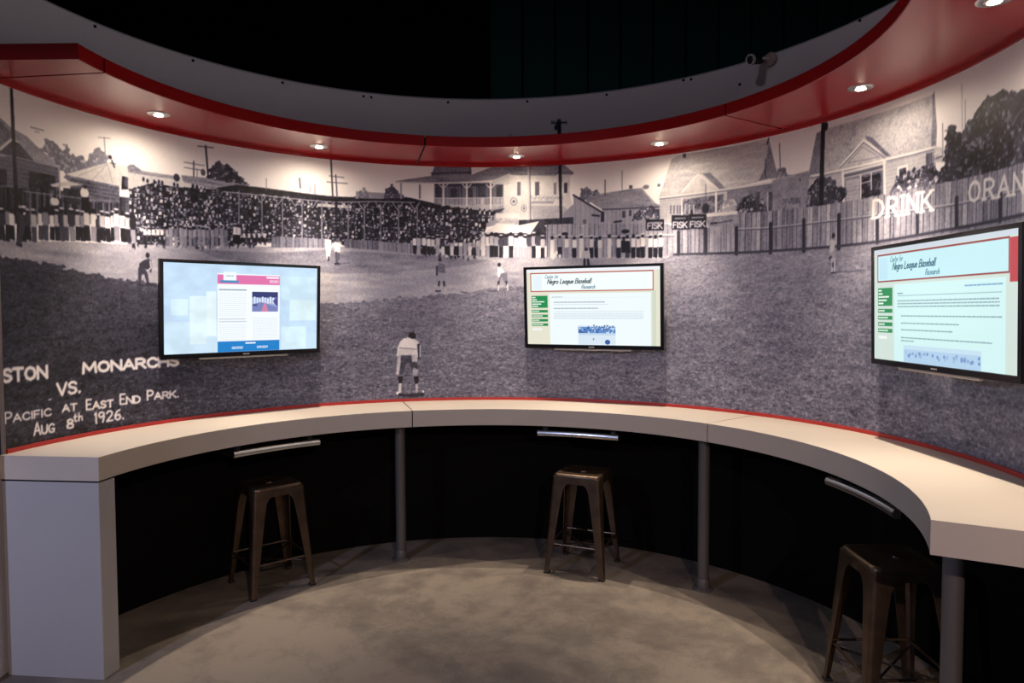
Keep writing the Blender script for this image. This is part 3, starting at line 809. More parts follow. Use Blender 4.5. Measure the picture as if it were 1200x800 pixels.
('F',209,2005,162,0.7,0.6,0),
('F',243,1999,179,0.92,0.6,0),
('F',275,1999,163,0.92,0.6,0),
('F',303,2002,170,0.25,0.6,0),
('F',336,1999,179,0.6,0.1,0),
('F',366,2000,180,0.25,0.85,0),
('F',399,1997,158,0.7,0.12,0),
('C',[(-322,2365),(-59,2338),(74,2326),(7,2243),(-11,2183),(-60,2111),(-324,2109)],35,31,0.5,11),
('D',0.12,-275,2354,27,15),
('D',0.12,-209,2343,27,15),
('F',466,1997,150,0.85,0.85,0),
('F',520,1996,161,0.5,0.1,0),
('F',568,1995,155,0.85,0.5,0),
('F',623,1994,148,0.9,0.1,0),
('F',671,1992,160,0.85,0.85,0),
('F',743,1990,153,0.8,0.08,0),
('F',779,1989,141,0.2,0.08,0),
('F',803,1988,146,0.85,0.7,0),
('F',869,1986,157,0.85,0.85,0),
('F',935,1984,151,0.85,0.1,0),
('F',971,1983,139,0.2,0.6,0),
('F',995,1982,150,0.85,0.2,0),
('F',1037,1980,155,0.85,0.08,0),
('F',1072,1979,149,0.8,0.1,0),
('F',1102,1978,160,0.85,0.08,0),
('F',1155,1975,153,0.88,0.08,0),
('F',1191,1974,147,0.85,0.08,0),
('F',1226,1972,157,0.85,0.1,0),
('D',0.1,982,2160,28,14),
('D',0.1,556,2161,23,11),
('P',0.1,[(953,2098),(1012,2095),(1019,2015),(953,2018)],'',0),
('D',0.85,484,2015,11,14),
('D',0.85,520,2008,11,14),
('D',0.85,496,2032,11,14),
('D',0.85,472,2003,12,15),
('P',0.17,[(-2284,1890),(-2259,1910),(-2228,1922),(-2213,1913),(-2209,1876),(-2215,1842),(-2230,1860),(-2250,1864),(-2285,1848)],'',0),
('D',0.12,-2233,1940,12,15),
('P',0.2,[(-2290,1871),(-2250,1864),(-2236,1841),(-2227,1785),(-2242,1784),(-2256,1836),(-2271,1830),(-2277,1783),(-2292,1783)],'',0),
('L',0.15,9,[(-2292,1778),(-2262,1774)]),
('L',0.15,9,[(-2242,1780),(-2207,1776)]),
('L',0.75,7,[(-2219,1908),(-2215,1871),(-2235,1855)]),
('P',0.92,[(-1114,2108),(-1074,2105),(-1075,2048),(-1088,1973),(-1105,1973),(-1110,2041)],'',0),
('D',0.3,-1103,2117,9,11),
('L',0.15,11,[(-1093,1990),(-1094,1968)]),
('P',0.95,[(-1052,2094),(-1017,2090),(-1013,2022),(-1053,2026)],'',0),
('D',0.35,-1034,2106,9,11),
('L',0.3,17,[(-1041,2021),(-1037,1952)]),
('L',0.3,9,[(-1024,2021),(-1025,1976)]),
('L',0.12,12,[(-1048,1946),(-1019,1947)]),
('L',0.35,7,[(-1019,1947),(-956,1955)]),
('P',0.38,[(-337,1966),(-295,1954),(-290,1888),(-344,1888)],'n',0.05),
('D',0.15,-328,1990,12,15),
('P',0.58,[(-344,1900),(-290,1894),(-290,1834),(-344,1834)],'',0),
('L',0.14,13,[(-335,1834),(-339,1786)]),
('L',0.14,13,[(-302,1834),(-297,1792)]),
('L',0.75,10,[(-339,1798),(-339,1774)]),
('L',0.75,10,[(-297,1798),(-291,1774)]),
('L',0.15,11,[(-357,1768),(-327,1768)]),
('L',0.2,13,[(-349,1942),(-350,1882)]),
('P',0.88,[(78,1936),(108,1930),(132,1893),(108,1857),(78,1870)],'',0),
('D',0.13,90,1954,12,13),
('P',0.42,[(102,1894),(145,1899),(150,1845),(144,1827),(126,1827),(108,1864),(90,1827),(78,1827)],'',0),
('L',0.14,13,[(87,1833),(81,1803)]),
('L',0.14,13,[(141,1833),(144,1809)]),
('L',0.85,8,[(84,1809),(83,1773)]),
('L',0.85,8,[(147,1815),(150,1773)]),
('L',0.3,8,[(77,1767),(11,1767)]),
('L',0.3,8,[(-183,1762),(-134,1756)]),
('P',0.72,[(677,2039),(731,2043),(737,1979),(677,1980)],'n',0.05),
('D',0.2,707,2050,13,11),
('L',0.15,18,[(695,1980),(695,1933)]),
('L',0.15,18,[(719,1979),(725,1932)]),
('P',0.72,[(2354,2006),(2387,1994),(2382,1949),(2361,1924),(2350,1934)],'',0),
('D',0.1,2373,2023,9,14),
('P',0.6,[(2355,1933),(2388,1940),(2389,1894),(2356,1897)],'',0),
('L',0.13,10,[(2361,1910),(2351,1902)]),
('L',0.75,9,[(2367,1896),(2368,1832)]),
('L',0.75,9,[(2383,1899),(2385,1831)]),
('L',0.13,9,[(2373,1877),(2373,1859)]),
('L',0.2,9,[(2363,1823),(2390,1826)]),
('L',0.33,6,[(2390,1826),(2568,1826)]),
('P',0.88,[(-611,1416),(-587,1436),(-545,1445),(-503,1429),(-480,1408),(-474,1348),(-481,1294),(-492,1306),(-498,1342),(-617,1356),(-629,1315),(-638,1315),(-629,1374)],'n',0.04),
('P',0.8,[(-629,1368),(-492,1360),(-492,1330),(-499,1288),(-546,1277),(-629,1315)],'n',0.04),
('L',0.35,5,[(-617,1371),(-498,1360)]),
('P',0.24,[(-606,1320),(-528,1319),(-493,1270),(-487,1209),(-505,1198),(-529,1210),(-552,1271),(-577,1248),(-589,1188),(-625,1189),(-618,1249)],'n',0.04),
('P',0.72,[(-629,1327),(-606,1320),(-612,1248),(-625,1177),(-640,1189),(-636,1249)],'n',0.08),
('P',0.55,[(-523,1234),(-487,1215),(-494,1173),(-524,1174)],'n',0.06),
('P',0.66,[(-534,1319),(-492,1324),(-493,1270),(-529,1271)],'n',0.05),
('D',0.09,-524,1456,23,23),
('P',0.1,[(-554,1463),(-545,1475),(-509,1474),(-500,1432),(-551,1442)],'',0),
('P',0.1,[(-631,1171),(-595,1173),(-602,1122),(-622,1123)],'',0),
('P',0.1,[(-521,1168),(-482,1167),(-488,1119),(-509,1113)],'',0),
('P',0.78,[(-625,1123),(-605,1122),(-608,1056),(-629,1057)],'n',0.06),
('P',0.6,[(-507,1113),(-489,1119),(-492,1047),(-507,1047)],'n',0.06),
('D',0.95,-629,1054,15,10),
('L',0.1,18,[(-620,1045),(-591,1038)]),
('L',0.12,18,[(-507,1041),(-453,1039)]),
('D',0.92,-453,1060,7,8),
('L',0.12,18,[(-483,1390),(-478,1300)]),
('L',0.7,10,[(-472,1384),(-473,1306)]),
('P',0.14,[(-608,1044),(-453,1051),(-459,1027),(-597,1026)],'n',0.03),
('T','STON',(-3056,1316),(-2822,1314),55,16,0.95,0),
('T','MONARCHS',(-2621,1318),(-2066,1320),50,16,0.95,0),
('T','VS.',(-2767,1221),(-2641,1223),57,14,0.95,0),
('T','PACIFIC',(-3053,1130),(-2806,1130),39,8,0.95,2),
('T','AT',(-2742,1138),(-2663,1135),33,9,0.95,0),
('T','EAST',(-2608,1130),(-2457,1126),41,10,0.95,2),
('T','END',(-2415,1134),(-2300,1129),43,10,0.95,2),
('T','PARK.',(-2255,1138),(-2070,1135),42,10,0.95,2),
('T','AUG',(-2902,1050),(-2790,1047),47,9,0.95,2),
('T','8',(-2721,1052),(-2685,1050),44,10,0.95,0),
('T','th',(-2680,1079),(-2632,1081),38,8,0.95,0),
('T','1926.',(-2565,1053),(-2398,1053),54,10,0.95,0),
('L',0.85,6,[(-2817,1206),(-2803,1208)]),
('P',0.11,[(-2970,2665),(-2955,2670),(-2944,2093),(-2967,2090)],'n',0.02),
('P',0.12,[(502,2951),(529,2949),(538,2232),(520,2233)],'n',0.02),
('L',0.13,13,[(463,2933),(568,2923)]),
('D',0.12,496,2898,14,20),
('L',0.4,6,[(154,2854),(184,2859)]),
]


def draw_mural():
    s0, s1 = RW * 1000 * A0 * D2R, RW * 1000 * A1 * D2R
    sh = Sheet(s0, 990.0, s1 - s0, Z_TOP * 1000 - 990, 4.5, 1, 7)
    H, W = sh.H, sh.W
    n = sh.noise
    white = sh.rng.standard_normal((H, W)).astype(np.float32)
    sh.tex['rx'] = n(4, 4); sh.tex['ry'] = n(4, 4)
    fine = n(1.6, 1.6)
    sh.tex['n'] = 0.7 * fine + 0.7 * n(8, 8)
    sh.tex['d'] = 0.35 * fine + 0.5 * n(24, 5) + 0.5 * n(90, 24)
    tr = n(3.2, 3.2, 2)
    sh.tex['t'] = np.where(tr > .75, 2.2, 0) * np.clip(tr, 0, 2) * .6 + 0.5 * n(14, 14) + .35 * fine
    sh.tex['r'] = 0.6 * fine + .7 * n(18, 3) + .5 * n(40, 30)
    rs = n(9, 9, 2)
    sh.tex['s'] = 0.7 * fine - np.clip(rs - .5, 0, 2) * 1.0 + .3 * n(30, 20)
    sh.tex['h'] = np.sin(np.arange(H) * 2 * math.pi / 4.3)[:, None].astype(np.float32) * .55 + .4 * fine + .4 * n(14, 14)
    bw = np.cumsum(sh.rng.uniform(5, 9, W)); ids = np.searchsorted(bw, np.arange(W))
    tone = sh.rng.standard_normal(W + 5)[ids]
    edge = (np.diff(ids, prepend=0) > 0)
    sh.tex['b'] = (0.5 * tone - 2.4 * edge)[None, :].astype(np.float32) + .45 * n(2.0, 26) + .3 * fine
    # sky
    sh.a[..., 0] = 1.0 + 0.006 * n(120, 60) + .006 * fine
    rng = random.Random(5)
    def inside(x, y, q):
        r = False
        for (ax, ay), (cx, cy) in zip(q, q[1:] + q[:1]):
            if (ay > y) != (cy > y) and x < (cx - ax) * (y - ay) / (cy - ay) + ax: r = not r
        return r
    for o in OPS:
        k = o[0]
        if k == 'P': sh.poly(o[2], o[1], o[3], o[4])
        elif k == 'L': sh.line(o[3], o[2], o[1])
        elif k == 'D': sh.dab(o[2], o[3], o[4], o[5], o[1])
        elif k == 'T': write(sh, o[1], o[2], o[3], o[4], o[5], o[6], o[7])
        elif k == 'G':
            bx, al = sh.mask(o[1], 1.6)
            x0, x1, y0, y1 = bx
            deg = (s0 + np.arange(x0, x1) * 4.5) / (RW * 1000) / D2R
            zz = 990 + np.arange(y0, y1) * 4.5
            base = np.interp(deg, [-84, -65, -50, -30, -10, 10, 45, 70, 84, 126], [.170, .195, .26, .365, .40, .405, .41, .41, .405, .40])
            far = np.interp(zz, [1000, 1250, 1500, 1750, 1900], [-.02, 0, .02, .07, .10])
            c = base[None, :] + far[:, None] * np.interp(deg, [-84, -40, 0, 126], [.2, .5, 1, 1])[None, :]
            st = np.interp(zz, [1000, 1900], [1.25, .7])[:, None]
            g = (.052 * n(4, 1.5) + .040 * fine + .030 * white + .026 * n(18, 4) + .016 * n(90, 30))[y0:y1, x0:x1]
            sp = np.clip(white[y0:y1, x0:x1] - 2.1, 0, 1) * .18
            sh.blend(bx, al, np.clip(c + g * st * (.55 + c) + sp * st, .05, 1)[..., None].astype(np.float32))
        elif k == 'C':
            q, row, cl, bright, seed = o[1:]
            rg = random.Random(seed)
            sh.poly(q, .15, 'n', .05)
            y = max(p[1] for p in q)
            xs = [p[0] for p in q]
            while y > min(p[1] for p in q):
                x = min(xs) + rg.uniform(0, cl)
                while x < max(xs):
                    jy = y + rg.uniform(-.3, .3) * row
                    if inside(x, jy, q):
                        t = rg.choice((.86, .78, .68, .58, .5)) if rg.random() < bright else rg.choice((.1, .16, .24, .33))
                        w_ = cl * rg.uniform(.2, .42); sh.poly([(x - w_, jy - row * .75), (x - w_ * rg.uniform(.6, 1.2), jy - row * .1), (x - w_ * .3, jy + row * .08), (x + w_ * .3, jy + row * .08), (x + w_ * rg.uniform(.6, 1.2), jy - row * .15), (x + w_ * rg.uniform(.5, 1), jy - row * .7)], t)
                        if rg.random() < .35: sh.dab(x + cl * .3, jy - row * .6, cl * .14, row * .35, .08)
                        sh.dab(x + rg.uniform(-.1, .1) * cl, jy + row * .18, cl * .2, row * .22, .07)
                        if rg.random() < .3: sh.dab(x, jy + row * .34, cl * .24, row * .1, .85)
                    x += cl * rg.uniform(.7, 1.3)
                y -= row * .82
        elif k == 'F':
            x, y, h, shirt, pants, lean = o[1:]
            w = h * .21
            tx = x + lean * h
            sh.poly([(x - w * .42, y), (tx - w * .45, y + h * .5), (tx + w * .45, y + h * .5), (x + w * .42, y)], pants)
            sh.line([(x, y), (x, y + h * .3)], h * .02, min(1, pants + .1))
            sh.poly([(tx - w * .42, y + h * .46), (tx - w * .5, y + h * .8), (tx - w * .2, y + h * .86), (tx + w * .2, y + h * .86), (tx + w * .5, y + h * .8), (tx + w * .42, y + h * .46)], shirt)
            sh.line([(tx + w * .5, y + h * .78), (tx + w * .52, y + h * .52)], w * .2, shirt * .8)
            sh.line([(tx - w * .5, y + h * .78), (tx - w * .5, y + h * .55)], w * .16, shirt * .55)
            sh.dab(tx, y + h * .92, h * .065, h * .08, .09)
            r = rng.random()
            if r < .75: sh.dab(tx, y + h * .985, h * .08, h * .032, .82 if r < .6 else .1)
            if rng.random() < .5: sh.dab(x - w * .3, y, h * .05, h * .02, .85)
    sh.a[..., 0] += .008 * fine
    return sh

sheet = draw_mural()

def print_material(name, stops, rough=0.5):
    m = bpy.data.materials.new(name)
    m.use_nodes = True
    nt = m.node_tree; b = nt.nodes['Principled BSDF']
    at = nt.nodes.new('ShaderNodeAttribute'); at.attribute_name = 'tone'
    r = nt.nodes.new('ShaderNodeValToRGB')
    while len(r.color_ramp.elements) > 1: r.color_ramp.elements.remove(r.color_ramp.elements[-1])
    r.color_ramp.elements[0].position = stops[0][0]; r.color_ramp.elements[0].color = (*stops[0][1], 1)
    for p, c in stops[1:]:
        e = r.color_ramp.elements.new(p); e.color = (*c, 1)
    nt.links.new(at.outputs['Fac'], r.inputs['Fac'])
    nt.links.new(r.outputs['Color'], b.inputs['Base Color'])
    b.inputs['Roughness'].default_value = rough
    b.inputs['Specular IOR Level'].default_value = 0.3
    return m

def ink(t, tint): return tuple((t ** 2.2) * k for k in tint)
STOPS = [(0.0, ink(.05, (1, .95, 1.3))), (.12, ink(.13, (1.0, .95, 1.45))), (.25, ink(.25, (.97, .975, 1.52))), (.40, ink(.40, (.975, .98, 1.40))),
         (.60, ink(.60, (.985, .98, 1.20))), (.80, ink(.80, (1, .975, 1.0))), (1.0, ink(.95, (1, .97, .98)))]
M['mural'] = print_material('mural_print', STOPS, 0.5)

def build_mural():
    degs = np.concatenate([np.arange(A0 + .02, 102, 4.5e-3 / RW / D2R), np.arange(102, A1 - .02, 0.4)])
    zs = np.concatenate([np.arange(0.996, 2.652, 0.0045), np.arange(2.652, Z_TOP - .003, 0.011)])
    nx, nz = len(degs), len(zs)
    a = degs * D2R
    co = np.empty((nz, nx, 3), np.float32)
    co[..., 0] = (RW * np.sin(a))[None]; co[..., 1] = (RW * np.cos(a))[None]; co[..., 2] = zs[:, None]
    fx = np.clip((a * RW * 1000 - sheet.x0) / sheet.res, 0, sheet.W - 1.001); fy = np.clip((zs * 1000 - sheet.y0) / sheet.res, 0, sheet.H - 1.001)
    xi, yi = fx.astype(int), fy.astype(int)
    tx, ty = (fx - xi)[None, :], (fy - yi)[:, None]
    A = sheet.a[..., 0]
    T = (A[yi][:, xi] * (1 - tx) + A[yi][:, xi + 1] * tx) * (1 - ty) + (A[yi + 1][:, xi] * (1 - tx) + A[yi + 1][:, xi + 1] * tx) * ty
    return grid_mesh('mural', co, np.clip(T, 0, 1).astype(np.float32), 'FLOAT', 'tone')

def grid_mesh(name, co, val, typ, attr):
    nz, nx = co.shape[:2]
    i = (np.arange(nz - 1)[:, None] * nx + np.arange(nx - 1)[None, :]).ravel()
    q = np.stack([i, i + 1, i + nx + 1, i + nx], 1)
    me = bpy.data.meshes.new(name)
    me.vertices.add(nx * nz); me.vertices.foreach_set('co', co.astype(np.float32).ravel())
    me.loops.add(q.size); me.loops.foreach_set('vertex_index', q.ravel().astype(np.int32))
    me.polygons.add(len(q)); me.polygons.foreach_set('loop_start', (np.arange(len(q)) * 4).astype(np.int32))
    me.update(calc_edges=True)
    at = me.attributes.new(attr, typ, 'POINT')
    at.data.foreach_set('value' if typ == 'FLOAT' else 'color', val.ravel().astype(np.float32))
    me.polygons.foreach_set('use_smooth', np.ones(len(q), bool))
    return me

mo = bpy.data.objects.new('photo_mural', build_mural())
mo.data.materials.append(M['mural'])
COL.objects.link(mo)
tag(mo, 'black-and-white panoramic baseball-game photo mural covering the curved wall', 'mural')

# bolts near the head of the wall
bb = bmesh.new(); lathe(bb, [(0.0085, 0), (0.0085, 0.004), (0.005, 0.007)], 10)
for v in bb.verts: v.co = Vector((v.co.x, -v.co.z, v.co.y))
bolt0 = obj('bolt', bb, M['bolt'], sw)
BOLTS = [(-68.12, 3.087), (-52.72, 3.087), (-37.54, 3.086), (-22.98, 3.08), (-21.57, 3.08), (-7.18, 3.083), (7.97, 3.086), (23.11, 3.085), (37.49, 3.094), (38.91, 3.089), (47.78, 2.985), (68.59, 3.098)]
for i, (a, z) in enumerate(BOLTS):
    o = bolt0 if i == 0 else bolt0.copy()
    if i: COL.objects.link(o); o.parent = sw
    o.location = polar(RW - 0.0005, a, z); o.rotation_euler = (0, 0, -a * D2R)

# ------------------------------------------------------------------ red canopy ring
canopy = empty('canopy', polar(1.85, 20, 2.656))
tag(canopy, 'glossy red curved canopy ring cantilevered from the mural wall', 'canopy')
def child_world(o, p):
    o.parent = p; o.matrix_parent_inverse = Matrix.Translation(-p.location); return o
SEAMS = [-88.8, -82.75, -13.1, 55.9, 124.9, 131.0]
RI = 1.5858
for a0, a1 in zip(SEAMS[:-1], SEAMS[1:]):
    g = 0.19
    n = max(3, int((a1 - a0) * 0.8))
    b = bmesh.new()
    sweep(b, [(RI, 2.659), (RI + .003, 2.656), (RW - .012, 2.656), (RW - .012, 2.721), (RI + .003, 2.721), (RI, 2.718)], a0 + g, a1 - g, n)
    child_world(obj('canopy_panel', b, M['red'], smooth=True), canopy)
core = obj('joint_core', arc_box(RI + .012, RW - .02, SEAMS[0] + .6, SEAMS[-1] - .6, 2.664, 2.713, 150), M['seam'])
child_world(core, canopy)
for i, a in enumerate((-60, -15, 25, 70, 110)):
    b = bmesh.new(); m = Matrix.Rotation(-a * D2R, 4, 'Z')
    box(b, -.015, .015, RW - .30, RW - .008, 2.721, 2.735, m); box(b, -.015, .015, RW - .03, RW - .004, 2.721, 2.76, m)
    child_world(obj('bracket', b, M['bolt']), canopy)

# ------------------------------------------------------------------ downlights
def downlight(deg, label):
    r = 1.855
    p = polar(r, deg, 2.656)
    t = empty('downlight', p, (0, 0, -deg * D2R))
    tag(t, label, 'light', 'downlights in the red canopy')
    b = bmesh.new(); n = 32
    prof = [(.034, 0.0), (.035, -.004), (.046, -.005), (.055, -.002), (.056, 0.0), (.034, 0.0)]
    rings = [[(q * math.cos(2 * math.pi * i / n), q * math.sin(2 * math.pi * i / n), z) for i in range(n)] for q, z in prof]
    loft(b, rings + [rings[0]], False, False)
    obj('trim_ring', b, M['chrome'], t, smooth=True)
    b = bmesh.new(); lathe(b, [(.033, -.0002), (.032, -.004), (.024, -.006)], 24)
    obj('gimbal', b, M['silver'], t, smooth=True)
    b = bmesh.new(); lathe(b, [(.022, -.0055), (.022, -.007), (.015, -.010), (.005, -.011)], 20)
    obj('bulb', b, M['bulb'], t, smooth=True)
    for nm, power, size in LOBES:
        ld = bpy.data.lights.new(nm, 'SPOT')
        ld.energy = power; ld.color = SPOT_COLOR
        ld.spot_size = size * D2R; ld.spot_blend = 1.0; ld.shadow_soft_size = 0.015
        lo = bpy.data.objects.new(nm, ld); COL.objects.link(lo)
        lo.parent = t; lo.location = (0, 0, -.026); lo.rotation_euler = (BEAM_TILT * D2R, 0, 0)
for deg, lab in ((-63.4, 'halogen downlight in red canopy above the tent roof and left open stand'),
                 (-33.4, 'halogen downlight in red canopy beside the twin-crossarm utility pole over grandstand'),
                 (6.6, 'halogen downlight in red canopy above the two-storey porch house'),
                 (36.1, 'halogen downlight in red canopy above the three small dark fence signs'),
                 (76.4, 'halogen downlight in red canopy above the word DRINK on the fence'),
                 (104.9, 'halogen downlight in red canopy past the big dark tree')):
    downlight(deg, lab)

# ------------------------------------------------------------------ counter
RC, CT, CB = 1.6344, 0.994, 0.888
counter = empty('counter', polar(1.86, 17, 0))
tag(counter, 'cream curved laminate counter with end pedestal running under the mural', 'counter')
CS = [-84.24, -16.25, 51.05, 118.5]
for a0, a1 in zip(CS[:-1], CS[1:]):
    b = bmesh.new(); g0 = 0.0 if a0 == CS[0] else .12; g1 = 0.0 if a1 == CS[-1] else .12
    e = .0015
    sweep(b, [(RC, CB + e), (RC + e, CB), (RW - .002, CB), (RW - .002, CT), (RC + e, CT), (RC, CT - e)], a0 + g0, a1 - g1, 84)
    child_world(obj('top_panel', b, M['cream'], smooth=True), counter)
child_world(obj('joint_core', arc_box(RC + .006, RW - .01, CS[0] + 1, CS[-1] - 1, CB + .004, CT - .004, 120), M['seam']), counter)
b = sweep(bmesh.new(), [(RC + .004, 0.0), (RW - .006, 0.0), (RW - .006, .879), (RC + .004, .879)], CS[0] + .05, CS[0] + 3.6, 4); bevel(b, .0015, 1)
ped = child_world(obj('pedestal', b, M['white_panel']), counter)
child_world(obj('shadow_gap', arc_box(RC + .014, RW - .016, CS[0] + .3, CS[0] + 3.3, .878, .889, 4), M['seam']), counter)
for deg, r in ((-18.4, 1.752), (48.1, 1.735), (109.0, 1.74)):
    p = polar(r, deg, 0)
    b = bmesh.new(); lathe(b, [(.0325, 0.01), (.0325, CB - .001)], 28, p)
    po = child_world(obj('support_pole', b, M['pole'], smooth=True), counter)
    b = bmesh.new(); lathe(b, [(.060, 0), (.060, .006), (.050, .011), (.039, .014), (.0385, .062), (.036, .066), (.033, .066)], 28, p)
    f1 = obj('floor_flange', b, M['pole'], smooth=True); f1.parent = po
    b = bmesh.new(); lathe(b, [(.034, CB - .02), (.055, CB - .012), (.055, CB - .001)], 28, p)
    f2 = obj('top_flange', b, M['pole'], smooth=True); f2.parent = po

# ------------------------------------------------------------------ keyboard trays
def tray(c, label):
    t = empty('keyboard_tray', polar(1.70, c, .80)); tag(t, label, 'tray', 'pull-out trays under the counter')
    h = 9.15
    z = .818
    prof = [(1.662, z + .004), (1.657, z + .014), (1.657, z + .022), (1.664, z + .034), (1.676, z + .038), (1.690, z + .036), (1.690, z), (1.670, z)]
    child_world(obj('front_rail', sweep(bmesh.new(), prof, c - h, c + h, 26), M['chrome'], smooth=True), t)
    child_world(obj('shelf', arc_box(1.688, 1.96, c - h + .4, c + h - .4, z + .004, z + .020, 20), M['tray']), t)
    for s in (-1, 1):
        child_world(obj('slide_bracket', arc_box(1.70, 1.94, c + s * (h - 1.6) - .5, c + s * (h - 1.6) + .5, z + .02, CB - .001, 3), M['tray']), t)
tray(-45.5, 'black pull-out tray with curved steel rail under the pink-banner screen')
tray(21.0, 'black pull-out tray with steel rail under the screen above the middle counter section')
tray(87.3, 'black pull-out tray with steel rail under the screen below the DRINK lettering')

# ------------------------------------------------------------------ stools
def stool_parts(t):
    b = bmesh.new()
    rings = [rsq(.146, .034, .560), rsq(.1475, .034, .590), rsq(.1475, .034, .603), rsq(.1455, .033, .612), rsq(.140, .030, .618), rsq(.131, .026, .620), rsq(.122, .022, .617), rsq(.112, .018, .612), rsq(.06, .02, .610), rsq(.022, .012, .609), rsq(.020, .012, .598)]
    rings += [rsq(.05, .02, .600), rsq(.12, .02, .603), rsq(.140, .030, .598), rsq(.1425, .032, .586), rsq(.142, .032, .560)]
    loft(b, rings + [rings[0]], False, False)
    obj('seat', b, M['gun_seat'], t, smooth=True)
    b = bmesh.new(); loft(b, [rsq(.0205, .012, .599), rsq(.0205, .012, .603)])
    obj('hand_hole_shade', b, M['rubber'], t)  # dark disc added so the hand hole reads as shaded
    for sx in (-1, 1):
        for sy in (-1, 1):
            b = bmesh.new(); rr = []
            for z, fl in ((.602, .128), (.575, .118), (.560, .098), (.545, .084), (.52, .074), (.46, .067), (.30, .054), (.15, .043), (.012, .033)):
                k = (.605 - z) / .593
                cx = .1485 + (.1925 - .1485) * k
                r, th = .016, .004
                out = [(-fl, 0)] + [(-r + r * math.sin(q * math.pi / 8), -r + r * math.cos(q * math.pi / 8)) for q in range(5)] + [(0, -fl)]
                inn = [(-th, -fl), (-th, -r), (-r, -th), (-fl, -th)]
                rr.append([(sx * (cx + x), sy * (cx + y), z) for x, y in out + inn])
            loft(b, rr)
            lg = obj('leg', b, M['gun'], t, smooth=True, angle=40)
            b = bmesh.new(); box(b, *sorted((sx * .158, sx * .1945)), *sorted((sy * .158, sy * .1945)), 0, .014); bevel(b, .004, 1)
            obj('foot_cap', b, M['rubber'], lg)
            b = bmesh.new()
            for zz0, zz1 in ((.06, .20),):
                def cxz(z): return .1485 + (.1925 - .1485) * (.605 - z) / .593
                ring = []
                for z in (zz0, zz1):
                    c = cxz(z)
                    ring.append([(sx * (c + .0008), sy * (c - .020), z), (sx * (c + .0008), sy * (c - .028), z), (sx * (c - .001), sy * (c - .028), z), (sx * (c - .001), sy * (c - .020), z)])
                loft(b, ring)
            obj('groove', b, M['rubber'], lg)
    z = .185; c = .1485 + (.1925 - .1485) * (.605 - z) / .593 - .010
    for q in range(4):
        m = Matrix.Rotation(q * math.pi / 2, 3, 'Z')
        b = bmesh.new(); tube(b, m @ Vector((-c, -c, z)), m @ Vector((c, -c, z)), .0065, 8)
        obj('footrest_bar', b, M['gun'], t, smooth=True)
    for s in (-1, 1):
        b = bmesh.new(); tube(b, (-c, -c * s, z - .03 + s * .006), (c, c * s, z - .03 + s * .006), .005, 8)
        obj('cross_brace', b, M['gun_dark'], t, smooth=True)
M['gun_seat'] = M['gun']
st0 = empty('bar_stool', (-1.265, 1.258, 0), (0, 0, 40.4 * D2R))
stool_parts(st0)
tag(st0, 'bronze metal stool under the counter section that rests on the end pedestal', 'stool', 'metal stools under the counter')
def copy_thing(src, loc, rz, label):
    c = src.copy(); COL.objects.link(c); c.location = loc; c.rotation_euler = (0, 0, rz * D2R); c['label'] = label
    for ch in list(src.children):
        k = ch.copy(); COL.objects.link(k); k.parent = c
        for g in list(ch.children):
            d = g.copy(); COL.objects.link(d); d.parent = k
    return c
copy_thing(st0, (.625, 1.512, 0), -23.7, 'bronze metal stool under the middle counter section between two support poles')
copy_thing(st0, (1.735, -.03, 0), -90.8, 'bronze metal stool beside the pole at the open end of counter')

# ------------------------------------------------------------------ screens
def lin(r, g, b): return tuple(((c / 255 + .055) / 1.055) ** 2.4 if c > 10 else c / 3294.6 for c in (r, g, b))
SWID, SHGT = 0.928, 0.517
def blank(col):
    s = Sheet(0, 0, 1.0, SHGT / SWID, 1 / 420, 3, 3)
    s.a[:] = np.array(lin(*col), np.float32); return s
def rect(s, x0, y0, x1, y1, c, top=SHGT / SWID):
    s.poly([(x0, top - y0), (x1, top - y0), (x1, top - y1), (x0, top - y1)], np.array(lin(*c), np.float32))
def rows(s, x0, x1, ys, c, w, rg, words=True):
    top = SHGT / SWID
    for y in ys:
        x = x0
        while x < x1:
            e = min(x1, x + rg.uniform(.008, .03)); s.line([(x, top - y), (e, top - y)], w, np.array(lin(*c), np.float32)); x = e + .007

